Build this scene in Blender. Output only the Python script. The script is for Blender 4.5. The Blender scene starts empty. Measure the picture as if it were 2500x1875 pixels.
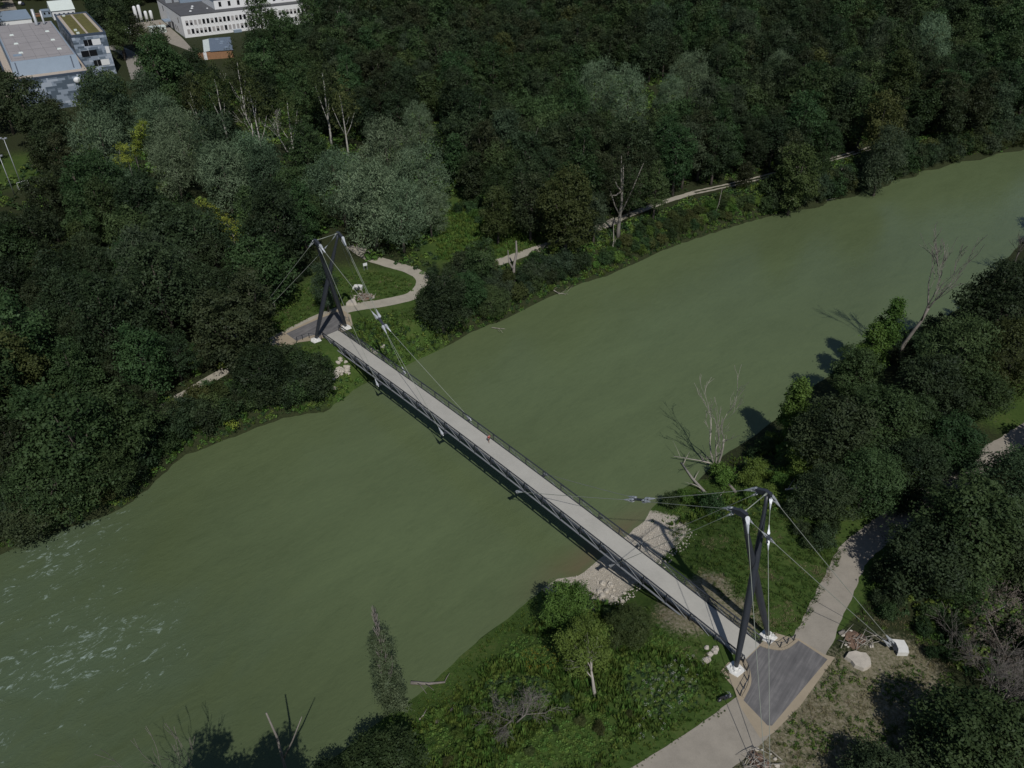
import bpy, bmesh, math, random
import numpy as np
from mathutils import Vector, Matrix
R = math.radians
scene = bpy.context.scene
COL = scene.collection
rng = np.random.default_rng(7)
random.seed(7)

# ------------------------------------------------------------------ camera
CAM_H, PITCH, ROLL, FPX = 88.0, R(36.079), 0.00164, 1901.7      # f in pixels of a 2500 px wide frame
cam_d = bpy.data.cameras.new("camera"); cam = bpy.data.objects.new("camera", cam_d); COL.objects.link(cam)
cam_d.sensor_width = 36.0; cam_d.lens = 36.0 * FPX / 2500.0
cam_d.clip_start = 0.5; cam_d.clip_end = 12000
cam.matrix_world = Matrix.Translation((0, 0, CAM_H)) @ Matrix.Rotation(R(90) - PITCH, 4, 'X') @ Matrix.Rotation(ROLL, 4, 'Z')
scene.camera = cam

# ------------------------------------------------------------------ light
SUNV = Vector((0.2076, -0.784, 1.0)).normalized()
world = bpy.data.worlds.new("World"); scene.world = world; world.use_nodes = True
wn = world.node_tree.nodes; wl = world.node_tree.links
bg = wn.get("Background") or wn.new("ShaderNodeBackground")
sky = wn.new("ShaderNodeTexSky"); sky.sky_type = 'NISHITA'; sky.sun_disc = False
sky.sun_elevation = math.asin(SUNV.z); sky.sun_rotation = math.atan2(SUNV.x, SUNV.y)
sky.air_density = 1.0; sky.dust_density = 0.6; sky.altitude = 400
wl.new(sky.outputs[0], bg.inputs[0]); bg.inputs[1].default_value = 0.055
sun_d = bpy.data.lights.new("sun", 'SUN'); sun = bpy.data.objects.new("sun", sun_d); COL.objects.link(sun)
sun_d.energy = 3.0; sun_d.angle = R(0.53); sun_d.color = (1.0, 0.975, 0.93)
sun.rotation_euler = SUNV.to_track_quat('Z', 'Y').to_euler(); sun.location = (60, -200, 300)
scene.view_settings.view_transform = 'Standard'; scene.view_settings.look = 'None'
scene.view_settings.exposure = 0.0; scene.view_settings.gamma = 1.0
scene.cycles.max_bounces = 4; scene.cycles.diffuse_bounces = 2; scene.cycles.glossy_bounces = 2
scene.cycles.transparent_max_bounces = 4; scene.cycles.caustics_reflective = False; scene.cycles.caustics_refractive = False

# ------------------------------------------------------------------ placing: a pixel of the 2212 px wide view to a ground point
S = 2500.0 / 2212.0
CP, SP = math.cos(PITCH), math.sin(PITCH)
def at(x, y, z=0.0):
    uu, vv = x * S - 1250.0, y * S - 937.5
    a = uu * math.cos(ROLL) + vv * math.sin(ROLL); b = -uu * math.sin(ROLL) + vv * math.cos(ROLL)
    dx, dy, dz = a / FPX, CP - b / FPX * SP, -SP - b / FPX * CP
    t = (z - CAM_H) / dz
    return Vector((dx * t, dy * t, z))
def proj(x, y, z):
    z = z - CAM_H
    zc = y * CP - z * SP; up = y * SP + z * CP
    return (1250 + FPX * x / zc) / S, (937.5 - FPX * up / zc) / S
def inpoly(poly, x, y):
    """vectorised point in polygon"""
    x = np.asarray(x, float); y = np.asarray(y, float)
    c = np.zeros(x.shape, bool); n = len(poly)
    for i in range(n):
        x0, y0 = poly[i]; x1, y1 = poly[(i + 1) % n]
        if y0 == y1: continue
        m = ((y0 > y) != (y1 > y)) & (x < (x1 - x0) * (y - y0) / (y1 - y0) + x0)
        c ^= m
    return c

# ------------------------------------------------------------------ object helpers
def tag(o, label=None, cat=None, group=None, kind=None):
    if label: o['label'] = label
    if cat: o['category'] = cat
    if group: o['group'] = group
    if kind: o['kind'] = kind
    return o
def empty(name, loc=(0, 0, 0), rz=0.0, parent=None):
    o = bpy.data.objects.new(name, None); COL.objects.link(o)
    o.empty_display_size = 0.5
    o.location = loc; o.rotation_euler = (0, 0, rz)
    if parent: o.parent = parent
    return o
def link_mesh(name, me, parent=None):
    o = bpy.data.objects.new(name, me); COL.objects.link(o)
    if parent: o.parent = parent
    return o
def frame_of(d):
    d = Vector(d).normalized()
    a = Vector((0, 0, 1)) if abs(d.z) < 0.92 else Vector((1, 0, 0))
    u = d.cross(a).normalized(); v = d.cross(u).normalized()
    return u, v
class MB:
    def __init__(self): self.v = []; self.f = []
    def poly(self, pts):
        b = len(self.v); self.v += [tuple(p) for p in pts]; self.f.append(list(range(b, b + len(pts))))
    def hexa(self, p):
        b = len(self.v); self.v += [tuple(q) for q in p]
        for q in ((3, 2, 1, 0), (4, 5, 6, 7), (0, 1, 5, 4), (1, 2, 6, 5), (2, 3, 7, 6), (3, 0, 4, 7)):
            self.f.append([b + i for i in q])
    def box(self, x0, x1, y0, y1, z0, z1):
        self.hexa([(x0, y0, z0), (x1, y0, z0), (x1, y1, z0), (x0, y1, z0), (x0, y0, z1), (x1, y0, z1), (x1, y1, z1), (x0, y1, z1)])
    def bar(self, p0, p1, w, h, up=(0, 0, 1)):
        p0 = Vector(p0); p1 = Vector(p1); d = (p1 - p0).normalized(); up = Vector(up)
        s = d.cross(up)
        if s.length < 1e-4: s = d.cross(Vector((1, 0, 0)))
        s = s.normalized() * (w / 2); u = s.cross(d).normalized() * (h / 2)
        self.hexa([p0 - s - u, p0 + s - u, p1 + s - u, p1 - s - u, p0 - s + u, p0 + s + u, p1 + s + u, p1 - s + u])
    def tube(self, pts, rad, n=8, cap=True):
        pts = [Vector(p) for p in pts]
        if not hasattr(rad, '__len__'): rad = [rad] * len(pts)
        b = len(self.v); m = len(pts)
        u = v = None
        for i, p in enumerate(pts):
            d = (pts[min(i + 1, m - 1)] - pts[max(i - 1, 0)]).normalized()
            if u is None: u, v = frame_of(d)
            else:
                u = (u - d * u.dot(d)).normalized(); v = d.cross(u).normalized()
            for k in range(n):
                a = 2 * math.pi * k / n
                self.v.append(tuple(p + (u * math.cos(a) + v * math.sin(a)) * rad[i]))
        for i in range(m - 1):
            for k in range(n):
                k2 = (k + 1) % n
                self.f.append([b + i * n + k, b + i * n + k2, b + (i + 1) * n + k2, b + (i + 1) * n + k])
        if cap:
            self.f.append([b + k for k in range(n)][::-1]); self.f.append([b + (m - 1) * n + k for k in range(n)])
    def prism(self, poly, z0, z1, top=None):
        """closed prism over a 2-D polygon; top = optional polygon of the upper face"""
        n = len(poly); top = top or poly; b = len(self.v)
        self.v += [(p[0], p[1], z0) for p in poly] + [(p[0], p[1], z1) for p in top]
        self.f.append([b + i for i in range(n)][::-1]); self.f.append([b + n + i for i in range(n)])
        for i in range(n):
            j = (i + 1) % n; self.f.append([b + i, b + j, b + n + j, b + n + i])
    def sphere(self, c, r, n=8, m=6, sc=(1, 1, 1), jit=0.0, rnd=None):
        b = len(self.v); c = Vector(c)
        for i in range(m + 1):
            t = math.pi * i / m
            for k in range(n):
                a = 2 * math.pi * k / n
                q = r * (1 + (rnd.uniform(-jit, jit) if rnd and 0 < i < m else 0))
                self.v.append((c.x + q * sc[0] * math.sin(t) * math.cos(a), c.y + q * sc[1] * math.sin(t) * math.sin(a), c.z + q * sc[2] * math.cos(t)))
        for i in range(m):
            for k in range(n):
                k2 = (k + 1) % n
                self.f.append([b + i * n + k, b + (i + 1) * n + k, b + (i + 1) * n + k2, b + i * n + k2])
    def mesh(self, name, mat, smooth=False, fix=False):
        me = bpy.data.meshes.new(name); me.from_pydata(self.v, [], self.f)
        if fix:
            bm = bmesh.new(); bm.from_mesh(me); bmesh.ops.remove_doubles(bm, verts=bm.verts, dist=1e-5)
            bmesh.ops.recalc_face_normals(bm, faces=bm.faces); bm.to_mesh(me); bm.free()
        if mat: me.materials.append(mat)
        if smooth: me.polygons.foreach_set('use_smooth', [True] * len(me.polygons))
        me.update(); return me
    def build(self, name, mat, parent=None, smooth=False, fix=False):
        return link_mesh(name, self.mesh(name, mat, smooth, fix), parent)
def grid_mesh(name, X, Y, Z, mat, attrs=None):
    """tensor grid, X (n,) Y (m,) Z (m,n)"""
    n, m = len(X), len(Y)
    XX, YY = np.meshgrid(X, Y)
    V = np.stack([XX, YY, Z], -1).reshape(-1, 3).astype(np.float32)
    i = np.arange(n * m).reshape(m, n)
    F = np.stack([i[:-1, :-1], i[:-1, 1:], i[1:, 1:], i[1:, :-1]], -1).reshape(-1, 4)
    return raw_mesh(name, V, F, mat, True, attrs)
def raw_mesh(name, V, F, mat, smooth=False, attrs=None, fattr=None):
    me = bpy.data.meshes.new(name)
    k = F.shape[1]
    me.vertices.add(len(V)); me.vertices.foreach_set('co', np.ascontiguousarray(V, np.float32).ravel())
    me.loops.add(F.size); me.loops.foreach_set('vertex_index', np.ascontiguousarray(F, np.int32).ravel())
    me.polygons.add(len(F)); me.polygons.foreach_set('loop_start', np.arange(0, F.size, k, dtype=np.int32))
    if smooth: me.polygons.foreach_set('use_smooth', np.ones(len(F), bool))
    me.update(calc_edges=True)
    for nm, a in (attrs or {}).items():
        at_ = me.attributes.new(nm, 'FLOAT', 'POINT'); at_.data.foreach_set('value', np.ascontiguousarray(a, np.float32).ravel())
    for nm, a in (fattr or {}).items():
        at_ = me.attributes.new(nm, 'FLOAT', 'FACE'); at_.data.foreach_set('value', np.ascontiguousarray(a, np.float32).ravel())
    if mat: me.materials.append(mat)
    return me

# ------------------------------------------------------------------ materials
def nt_of(name):
    m = bpy.data.materials.new(name); m.use_nodes = True
    nt = m.node_tree; b = nt.nodes["Principled BSDF"]
    return m, nt, b
def noise(nt, scale, detail=3, rough=0.55, vec=None, dist=0.0):
    n = nt.nodes.new("ShaderNodeTexNoise"); n.inputs['Scale'].default_value = scale; n.inputs['Detail'].default_value = detail
    n.inputs['Roughness'].default_value = rough; n.inputs['Distortion'].default_value = dist
    if vec: nt.links.new(vec, n.inputs['Vector'])
    return n
def ramp(nt, fac, stops):
    r = nt.nodes.new("ShaderNodeValToRGB"); e = r.color_ramp.elements
    while len(e) < len(stops): e.new(0.5)
    for el, (p, c) in zip(e, stops):
        el.position = p; el.color = (*c, 1) if len(c) == 3 else c
    nt.links.new(fac, r.inputs['Fac']); return r
def mix(nt, fac, a, b, mode='MIX'):
    m = nt.nodes.new("ShaderNodeMix"); m.data_type = 'RGBA'; m.blend_type = mode
    for k, v in ((0, fac), (6, a), (7, b)):
        if hasattr(v, 'is_linked') or hasattr(v, 'links'): nt.links.new(v, m.inputs[k])
        elif k == 0: m.inputs[0].default_value = v
        else: m.inputs[k].default_value = (*v, 1)
    return m.outputs[2]
def math_n(nt, op, a, b=None, clamp=False):
    m = nt.nodes.new("ShaderNodeMath"); m.operation = op; m.use_clamp = clamp
    for k, v in ((0, a), (1, b)):
        if v is None: continue
        if hasattr(v, 'links'): nt.links.new(v, m.inputs[k])
        else: m.inputs[k].default_value = v
    return m.outputs[0]
def coords(nt, kind='Object', scale=None, rot=None):
    t = nt.nodes.new("ShaderNodeTexCoord"); o = t.outputs[kind]
    if scale or rot:
        mp = nt.nodes.new("ShaderNodeMapping"); nt.links.new(o, mp.inputs['Vector'])
        if scale: mp.inputs['Scale'].default_value = scale
        if rot: mp.inputs['Rotation'].default_value = rot
        o = mp.outputs[0]
    return o
def bump(nt, b, h, strength, dist=0.1):
    n = nt.nodes.new("ShaderNodeBump"); n.inputs['Strength'].default_value = strength; n.inputs['Distance'].default_value = dist
    nt.links.new(h, n.inputs['Height']); nt.links.new(n.outputs[0], b.inputs['Normal'])
def simple(name, col, rough=0.6, metal=0.0, var=0.12, scale=3.0, spec=None):
    """a base colour broken up by two scales of noise"""
    m, nt, b = nt_of(name)
    c = coords(nt)
    n1 = noise(nt, scale, 4, 0.6, c); n2 = noise(nt, scale * 9, 3, 0.6, c)
    f = math_n(nt, 'ADD', math_n(nt, 'MULTIPLY', n1.outputs['Fac'], 0.65), math_n(nt, 'MULTIPLY', n2.outputs['Fac'], 0.35))
    lo = tuple(x * (1 - var) for x in col); hi = tuple(min(1, x * (1 + var)) for x in col)
    r = ramp(nt, f, [(0.3, lo), (0.7, hi)])
    nt.links.new(r.outputs[0], b.inputs['Base Color'])
    b.inputs['Roughness'].default_value = rough; b.inputs['Metallic'].default_value = metal
    if spec is not None: b.inputs['Specular IOR Level'].default_value = spec
    return m
M = {}
M['deck'] = simple('deck_concrete', (0.395, 0.38, 0.34), 0.75, var=0.10, scale=0.35)
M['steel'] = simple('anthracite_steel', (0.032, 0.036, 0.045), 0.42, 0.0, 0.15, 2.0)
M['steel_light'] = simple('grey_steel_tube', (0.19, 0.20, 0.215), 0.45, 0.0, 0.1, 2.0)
M['galv'] = simple('galvanised_steel', (0.44, 0.46, 0.48), 0.5, 0.35, 0.15, 6.0)
M['cable'] = simple('spiral_strand', (0.26, 0.28, 0.235), 0.55, 0.2, 0.1, 10.0)
M['white_conc'] = simple('pale_concrete', (0.66, 0.65, 0.62), 0.8, 0, 0.12, 1.2)
M['net'] = simple('wire_net', (0.34, 0.35, 0.33), 0.5, 0.2, 0.1, 4.0)
M['bark'] = simple('bark', (0.085, 0.072, 0.058), 0.9, 0, 0.35, 1.5)
M['bark_pale'] = simple('bare_pale_wood', (0.33, 0.30, 0.26), 0.85, 0, 0.3, 1.5)
M['bark_grey'] = simple('bare_grey_wood', (0.19, 0.17, 0.15), 0.85, 0, 0.3, 1.5)
M['bark_dark'] = simple('bare_dark_wood', (0.09, 0.08, 0.07), 0.85, 0, 0.3, 1.5)
M['birch'] = simple('birch_bark', (0.42, 0.40, 0.36), 0.8, 0, 0.4, 3.0)
M['rock'] = simple('limestone', (0.44, 0.40, 0.34), 0.85, 0, 0.25, 1.0)
M['red_soil'] = simple('brown_debris', (0.15, 0.095, 0.065), 0.9, 0, 0.35, 2.0)

def leaf_mat(name, lo, hi, trans=0.22, rnd=0.6, hue=0.05):
    m = bpy.data.materials.new(name); m.use_nodes = True; nt = m.node_tree
    for n in list(nt.nodes): nt.nodes.remove(n)
    out = nt.nodes.new("ShaderNodeOutputMaterial")
    a = nt.nodes.new("ShaderNodeAttribute"); a.attribute_name = 'tint'
    oi = nt.nodes.new("ShaderNodeObjectInfo")
    r = ramp(nt, a.outputs['Fac'], [(0.0, lo), (1.0, hi)])
    hs = nt.nodes.new("ShaderNodeHueSaturation"); nt.links.new(r.outputs[0], hs.inputs['Color'])
    nt.links.new(math_n(nt, 'ADD', math_n(nt, 'MULTIPLY', oi.outputs['Random'], hue), 0.5 - hue / 2), hs.inputs['Hue'])
    w = nt.nodes.new("ShaderNodeTexWhiteNoise"); w.noise_dimensions = '1D'; nt.links.new(oi.outputs['Random'], w.inputs['W'])
    nt.links.new(math_n(nt, 'ADD', math_n(nt, 'MULTIPLY', w.outputs['Value'], rnd), 1 - rnd / 2), hs.inputs['Value'])
    hs.inputs['Saturation'].default_value = 1.0
    d = nt.nodes.new("ShaderNodeBsdfDiffuse"); t = nt.nodes.new("ShaderNodeBsdfTranslucent"); g = nt.nodes.new("ShaderNodeBsdfGlossy")
    g.inputs['Roughness'].default_value = 0.55; g.inputs['Color'].default_value = (0.8, 0.85, 0.9, 1)
    nt.links.new(hs.outputs[0], d.inputs['Color']); nt.links.new(hs.outputs[0], t.inputs['Color'])
    mx = nt.nodes.new("ShaderNodeMixShader"); mx.inputs[0].default_value = trans
    nt.links.new(d.outputs[0], mx.inputs[1]); nt.links.new(t.outputs[0], mx.inputs[2])
    m2 = nt.nodes.new("ShaderNodeMixShader"); m2.inputs[0].default_value = 0.008
    nt.links.new(mx.outputs[0], m2.inputs[1]); nt.links.new(g.outputs[0], m2.inputs[2])
    nt.links.new(m2.outputs[0], out.inputs[0]); return m
L = {}
L['dark'] = leaf_mat('leaves_dark', (0.015, 0.026, 0.012), (0.050, 0.073, 0.033))
L['green'] = leaf_mat('leaves_green', (0.021, 0.042, 0.015), (0.066, 0.106, 0.040))
L['olive'] = leaf_mat('leaves_olive', (0.034, 0.048, 0.015), (0.082, 0.100, 0.034))
L['brown'] = leaf_mat('leaves_brownish', (0.022, 0.032, 0.015), (0.054, 0.066, 0.030))
L['willow'] = leaf_mat('leaves_silver', (0.056, 0.090, 0.047), (0.165, 0.228, 0.132), rnd=0.25)
L['grey'] = leaf_mat('leaves_grey_green', (0.028, 0.045, 0.024), (0.078, 0.108, 0.060), rnd=0.3)
L['bright'] = leaf_mat('leaves_bright', (0.046, 0.088, 0.018), (0.118, 0.195, 0.042))
L['yellow'] = leaf_mat('leaves_yellow', (0.10, 0.13, 0.02), (0.31, 0.35, 0.055), rnd=0.2)
L['reed'] = leaf_mat('weeds_green', (0.047, 0.088, 0.017), (0.125, 0.19, 0.042), rnd=0.5, hue=0.06)
L['grass'] = leaf_mat('grass_green', (0.036, 0.070, 0.014), (0.085, 0.135, 0.030), rnd=0.5, hue=0.05)
L['dry'] = leaf_mat('grass_dry', (0.13, 0.115, 0.055), (0.26, 0.23, 0.13), rnd=0.4)
L['gold'] = leaf_mat('flowers_gold', (0.30, 0.20, 0.02), (0.55, 0.36, 0.04), rnd=0.2)
L['white'] = leaf_mat('flowers_white', (0.45, 0.46, 0.40), (0.7, 0.7, 0.64), rnd=0.2)
L['twig'] = leaf_mat('twigs_brown', (0.10, 0.08, 0.065), (0.20, 0.165, 0.14), rnd=0.2)
L['sparse'] = leaf_mat('needles_grey', (0.045, 0.066, 0.030), (0.125, 0.155, 0.085), rnd=0.2)
# ------------------------------------------------------------------ the river, the land
WZ = -5.5
FAR_PX = [(0, 1195), (90, 1160), (180, 1125), (250, 1105), (310, 1060), (390, 985), (470, 955), (560, 920), (620, 898), (700, 888), (728, 868), (780, 828),
          (830, 812), (900, 775), (965, 748), (1010, 718), (1080, 692), (1150, 658), (1200, 635), (1250, 612), (1320, 592), (1360, 572), (1450, 532), (1540, 502),
          (1610, 480), (1700, 456), (1790, 431), (1900, 397), (2010, 361), (2100, 341), (2200, 319), (2330, 290)]
NEAR_PX = [(600, 1720), (700, 1650), (800, 1570), (868, 1520), (905, 1500), (960, 1443), (1040, 1375), (1100, 1332), (1160, 1275), (1205, 1245), (1250, 1243),
           (1290, 1210), (1350, 1152), (1388, 1125), (1410, 1092), (1450, 1062), (1500, 1042), (1560, 985), (1620, 945), (1690, 895), (1730, 850), (1800, 805),
           (1860, 745), (1940, 715), (2010, 700), (2070, 665), (2110, 620), (2150, 580), (2230, 500), (2380, 420)]
far_w = [tuple(at(x, y, WZ)[:2]) for x, y in FAR_PX]
near_w = [tuple(at(x, y, WZ)[:2]) for x, y in NEAR_PX]
def extend(a, b, d): 
    v = Vector((b[0] - a[0], b[1] - a[1])).normalized() * d; return (b[0] + v.x, b[1] + v.y)
DN = Vector((-0.7436, -0.6686))
far_w = [(far_w[0][0] + DN.x * 2500, far_w[0][1] + DN.y * 2500), (far_w[0][0] + DN.x * 60, far_w[0][1] + DN.y * 60)] + far_w + [extend(far_w[-6], far_w[-1], 2500)]
near_w = [(near_w[0][0] + DN.x * 2500, near_w[0][1] + DN.y * 2500)] + near_w + [extend(near_w[-3], near_w[-1], 200), (far_w[-1][0] + 60, far_w[-1][1] - 120)]
RIVER = far_w + near_w[::-1]
def seg_dist(poly, x, y):
    d = np.full(np.shape(x), 1e9)
    for (x0, y0), (x1, y1) in zip(poly[:-1], poly[1:]):
        ex, ey = x1 - x0, y1 - y0; l2 = ex * ex + ey * ey + 1e-9
        t = np.clip(((x - x0) * ex + (y - y0) * ey) / l2, 0, 1)
        d = np.minimum(d, np.hypot(x - x0 - t * ex, y - y0 - t * ey))
    return d
def sstep(t): t = np.clip(t, 0, 1); return t * t * (3 - 2 * t)
BAR = Vector((18.0, 80.0))          # gravel bar under the bridge
def land(x, y, parts=False):
    x = np.asarray(x, float); y = np.asarray(y, float)
    df, dn = seg_dist(far_w, x, y), seg_dist(near_w, x, y)
    inside = inpoly(RIVER, x, y)
    isnear = dn < df
    bar = np.exp(-(((x - BAR.x) ** 2 + (y - BAR.y) ** 2) / 11.0 ** 2))
    w = np.where(isnear, 17.0 + 9 * bar, 8.5)
    d = np.minimum(df, dn)
    t = np.clip(d / w, 0, 1)
    prof = np.where(isnear, sstep(t) * 0.8 + 0.2 * t, 1 - (1 - t) ** 2)
    wob = (np.sin(x * 0.9 + 1.3 * np.sin(y * 0.31)) * np.sin(y * 0.8 + 0.7) * 0.22 + np.sin(x * 0.27 + y * 0.21) * 0.2) * 4 * t * (1 - t)
    z = WZ + 5.5 * prof + wob
    z = np.where(inside, WZ - np.minimum(2.5, 0.10 * d + 0.12 * d * (1 - bar)), z)
    if parts: return z, df, dn, inside, isnear, bar
    return z
def ground(x, y, n=7):
    """a pixel of the view to the point of the land it shows"""
    z = 0.0
    for _ in range(n):
        p = at(x, y, z); z = 0.5 * z + 0.5 * float(land(p.x, p.y))
    return Vector((p.x, p.y, float(land(p.x, p.y))))
def lz(x, y): return float(land(x, y))
def axis(*segs):
    return np.unique(np.concatenate([np.arange(a, b, s) for a, b, s in segs]))
GX = axis((-4000, -450, 350), (-450, -110, 9), (-110, 140, 1.5), (140, 450, 9), (450, 4001, 350))
GY = axis((-3000, -60, 300), (-60, 36, 6), (36, 215, 1.5), (215, 640, 8), (640, 6000, 400))
XX, YY = np.meshgrid(GX, GY)
ZZ, DF, DNR, INS, ISN, BARM = land(XX, YY, True)
# what grows where: greens on the meadow and banks, bare pebbles on the bar, dry grass by the near path
def blob(x, y, cx, cy, r): return np.exp(-(((x - cx) ** 2 + (y - cy) ** 2) / r ** 2))
pebble = np.clip(1.6 * np.where(ISN, sstep((9.5 - DNR) / 5), 0) * sstep((BARM - 0.12) / 0.3) + 1.0 * np.where(INS & ISN, sstep((5 - DNR) / 4) * sstep((BARM - 0.1) / .3), 0), 0, 1)
lawn = np.zeros_like(ZZ)
for px, py, rr in ((760, 640, 15), (850, 625, 12), (640, 680, 14), (880, 720, 8), (700, 780, 8), (1010, 520, 16), (1080, 500, 14), (960, 440, 12), (10, 370, 16), (1490, 1230, 10), (1560, 1180, 12), (1600, 1250, 10), (2180, 870, 10)):
    q = at(px, py, 0); lawn = np.maximum(lawn, blob(XX, YY, q.x, q.y, rr))
lawn = np.maximum(lawn, np.where(ISN & ~INS & (DNR < 34) & (YY < 100), 0.85, 0))
dry = np.zeros_like(ZZ)
for px, py, rr in ((1850, 1500, 7), (1780, 1560, 6), (1950, 1450, 6), (1480, 1320, 4.5), (1530, 1270, 4), (1590, 1330, 4), (1700, 1640, 7), (1880, 1560, 7)):
    q = at(px, py, 0); dry = np.maximum(dry, blob(XX, YY, q.x, q.y, rr))
def ground_material():
    m, nt, b = nt_of('ground')
    c = coords(nt)
    a1 = nt.nodes.new("ShaderNodeAttribute"); a1.attribute_name = 'pebble'
    a2 = nt.nodes.new("ShaderNodeAttribute"); a2.attribute_name = 'lawn'
    a3 = nt.nodes.new("ShaderNodeAttribute"); a3.attribute_name = 'dry'
    n1 = noise(nt, 0.25, 5, 0.65, c); n2 = noise(nt, 2.3, 4, 0.7, c); n3 = noise(nt, 9.0, 2, 0.6, c)
    soil = ramp(nt, n2.outputs['Fac'], [(0.3, (0.018, 0.024, 0.010)), (0.7, (0.042, 0.050, 0.020))])
    grass = ramp(nt, math_n(nt, 'ADD', math_n(nt, 'MULTIPLY', n1.outputs['Fac'], .5), math_n(nt, 'MULTIPLY', n2.outputs['Fac'], .5)),
                 [(0.32, (0.030, 0.058, 0.012)), (0.52, (0.055, 0.092, 0.020)), (0.72, (0.105, 0.115, 0.038))])
    dryc = ramp(nt, n2.outputs['Fac'], [(0.32, (0.075, 0.090, 0.036)), (0.5, (0.18, 0.16, 0.105)), (0.7, (0.28, 0.25, 0.185))])
    peb = ramp(nt, n3.outputs['Fac'], [(0.3, (0.27, 0.235, 0.185)), (0.5, (0.44, 0.395, 0.325)), (0.7, (0.56, 0.515, 0.44))])
    def soft(a, lo, k):
        s = math_n(nt, 'SUBTRACT', math_n(nt, 'ADD', a.outputs['Fac'], math_n(nt, 'MULTIPLY', n2.outputs['Fac'], 0.7)), lo)
        return math_n(nt, 'MULTIPLY', s, k, True)
    x = mix(nt, soft(a2, 0.55, 3.0), soil.outputs[0], grass.outputs[0])
    x = mix(nt, soft(a3, 0.72, 3.5), x, dryc.outputs[0])
    x = mix(nt, soft(a1, 0.72, 4.5), x, peb.outputs[0])
    nt.links.new(x, b.inputs['Base Color']); b.inputs['Roughness'].default_value = 0.95; b.inputs['Specular IOR Level'].default_value = 0.15
    bump(nt, b, n3.outputs['Fac'], 0.8, 0.15); return m
M['ground'] = ground_material()
g = link_mesh('ground', grid_mesh('ground', GX, GY, ZZ, M['ground'], {'pebble': pebble, 'lawn': lawn, 'dry': dry}))
tag(g, 'wooded river valley ground with grassy banks and a pebble bar', 'ground', kind='structure')

def water_material():
    m, nt, b = nt_of('river_water')
    c = coords(nt)
    flow = coords(nt, 'Object', (1.0, 1.0, 1.0), (0, 0, -R(42)))
    st = nt.nodes.new("ShaderNodeMapping"); nt.links.new(flow, st.inputs['Vector']); st.inputs['Scale'].default_value = (0.35, 1.0, 1.0)
    sh = nt.nodes.new("ShaderNodeAttribute"); sh.attribute_name = 'shallow'
    fo = nt.nodes.new("ShaderNodeAttribute"); fo.attribute_name = 'foam'; ra = nt.nodes.new("ShaderNodeAttribute"); ra.attribute_name = 'rapid'
    n1 = noise(nt, 0.035, 3, 0.6, st.outputs[0]); n2 = noise(nt, 0.5, 4, 0.65, st.outputs[0], 0.6)
    col = ramp(nt, n1.outputs['Fac'], [(0.3, (0.090, 0.116, 0.054)), (0.7, (0.108, 0.141, 0.067))])
    x = mix(nt, math_n(nt, 'MULTIPLY', ra.outputs['Fac'], 0.75, True), col.outputs[0], (0.068, 0.089, 0.040))
    # light and shade of fine ripples put into the colour, streaked along the current
    rip_fine = noise(nt, 1.4, 5, 0.75, st.outputs[0], 1.2); rip_broad = noise(nt, 0.16, 4, 0.6, st.outputs[0], 1.5)
    rip_tone = ramp(nt, math_n(nt, 'ADD', math_n(nt, 'MULTIPLY', rip_fine.outputs['Fac'], .55), math_n(nt, 'MULTIPLY', rip_broad.outputs['Fac'], .45)), [(0.34, (0.88, 0.89, 0.88)), (0.5, (1, 1, 1)), (0.68, (1.10, 1.09, 1.08))])
    x = mix(nt, 1.0, x, rip_tone.outputs[0], 'MULTIPLY')
    x = mix(nt, sh.outputs['Fac'], x, (0.125, 0.108, 0.062))
    # broken water in the rapids: clumped crests, thin streaks between, pale aerated water around them
    s2 = nt.nodes.new("ShaderNodeMapping"); nt.links.new(flow, s2.inputs['Vector']); s2.inputs['Scale'].default_value = (0.55, 1.0, 1.0)
    f1 = noise(nt, 0.5, 6, 0.72, s2.outputs[0], 1.8); f2 = noise(nt, 0.075, 4, 0.62, s2.outputs[0], 0.8); f3 = noise(nt, 2.4, 3, 0.7, s2.outputs[0], 0.8)
    clump = math_n(nt, 'MULTIPLY', math_n(nt, 'SUBTRACT', math_n(nt, 'ADD', f2.outputs['Fac'], math_n(nt, 'MULTIPLY', fo.outputs['Fac'], 0.26)), 0.555), 3.4, True)
    s = math_n(nt, 'ADD', math_n(nt, 'MULTIPLY', f1.outputs['Fac'], 0.72), math_n(nt, 'MULTIPLY', f3.outputs['Fac'], 0.28))
    foam = math_n(nt, 'MULTIPLY', math_n(nt, 'SUBTRACT', math_n(nt, 'ADD', s, math_n(nt, 'MULTIPLY', clump, 0.17)), 0.703), 9.0, True)
    foam = math_n(nt, 'MULTIPLY', foam, fo.outputs['Fac'], True)
    aer = math_n(nt, 'MULTIPLY', math_n(nt, 'MULTIPLY', clump, fo.outputs['Fac']), 0.35, True)
    x = mix(nt, aer, x, (0.085, 0.125, 0.088))
    x = mix(nt, math_n(nt, 'MULTIPLY', foam, 0.62, True), x, (0.45, 0.55, 0.51))
    nt.links.new(x, b.inputs['Base Color'])
    b.inputs['Roughness'].default_value = 0.16; b.inputs['IOR'].default_value = 1.33
    w1 = noise(nt, 1.1, 4, 0.7, st.outputs[0], 0.5)
    h = math_n(nt, 'ADD', math_n(nt, 'MULTIPLY', w1.outputs['Fac'], 0.5), math_n(nt, 'MULTIPLY', f1.outputs['Fac'], math_n(nt, 'ADD', fo.outputs['Fac'], 0.25)))
    bump(nt, b, h, 0.55, 0.22)
    return m
M['water'] = water_material()
WX = axis((-3000, -200, 400), (-200, 230, 2.5), (230, 3001, 300)); WY = axis((-2500, 0, 300), (0, 320, 2.5), (320, 2600, 300))
wx, wy = np.meshgrid(WX, WY)
wz, wdf, wdn, wins, wisn, wbar = land(wx, wy, True)
shal = np.where(wins, sstep((6.5 - wdn) / 6.5) * np.clip(wbar * 1.6, 0, 1), 0)
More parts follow.
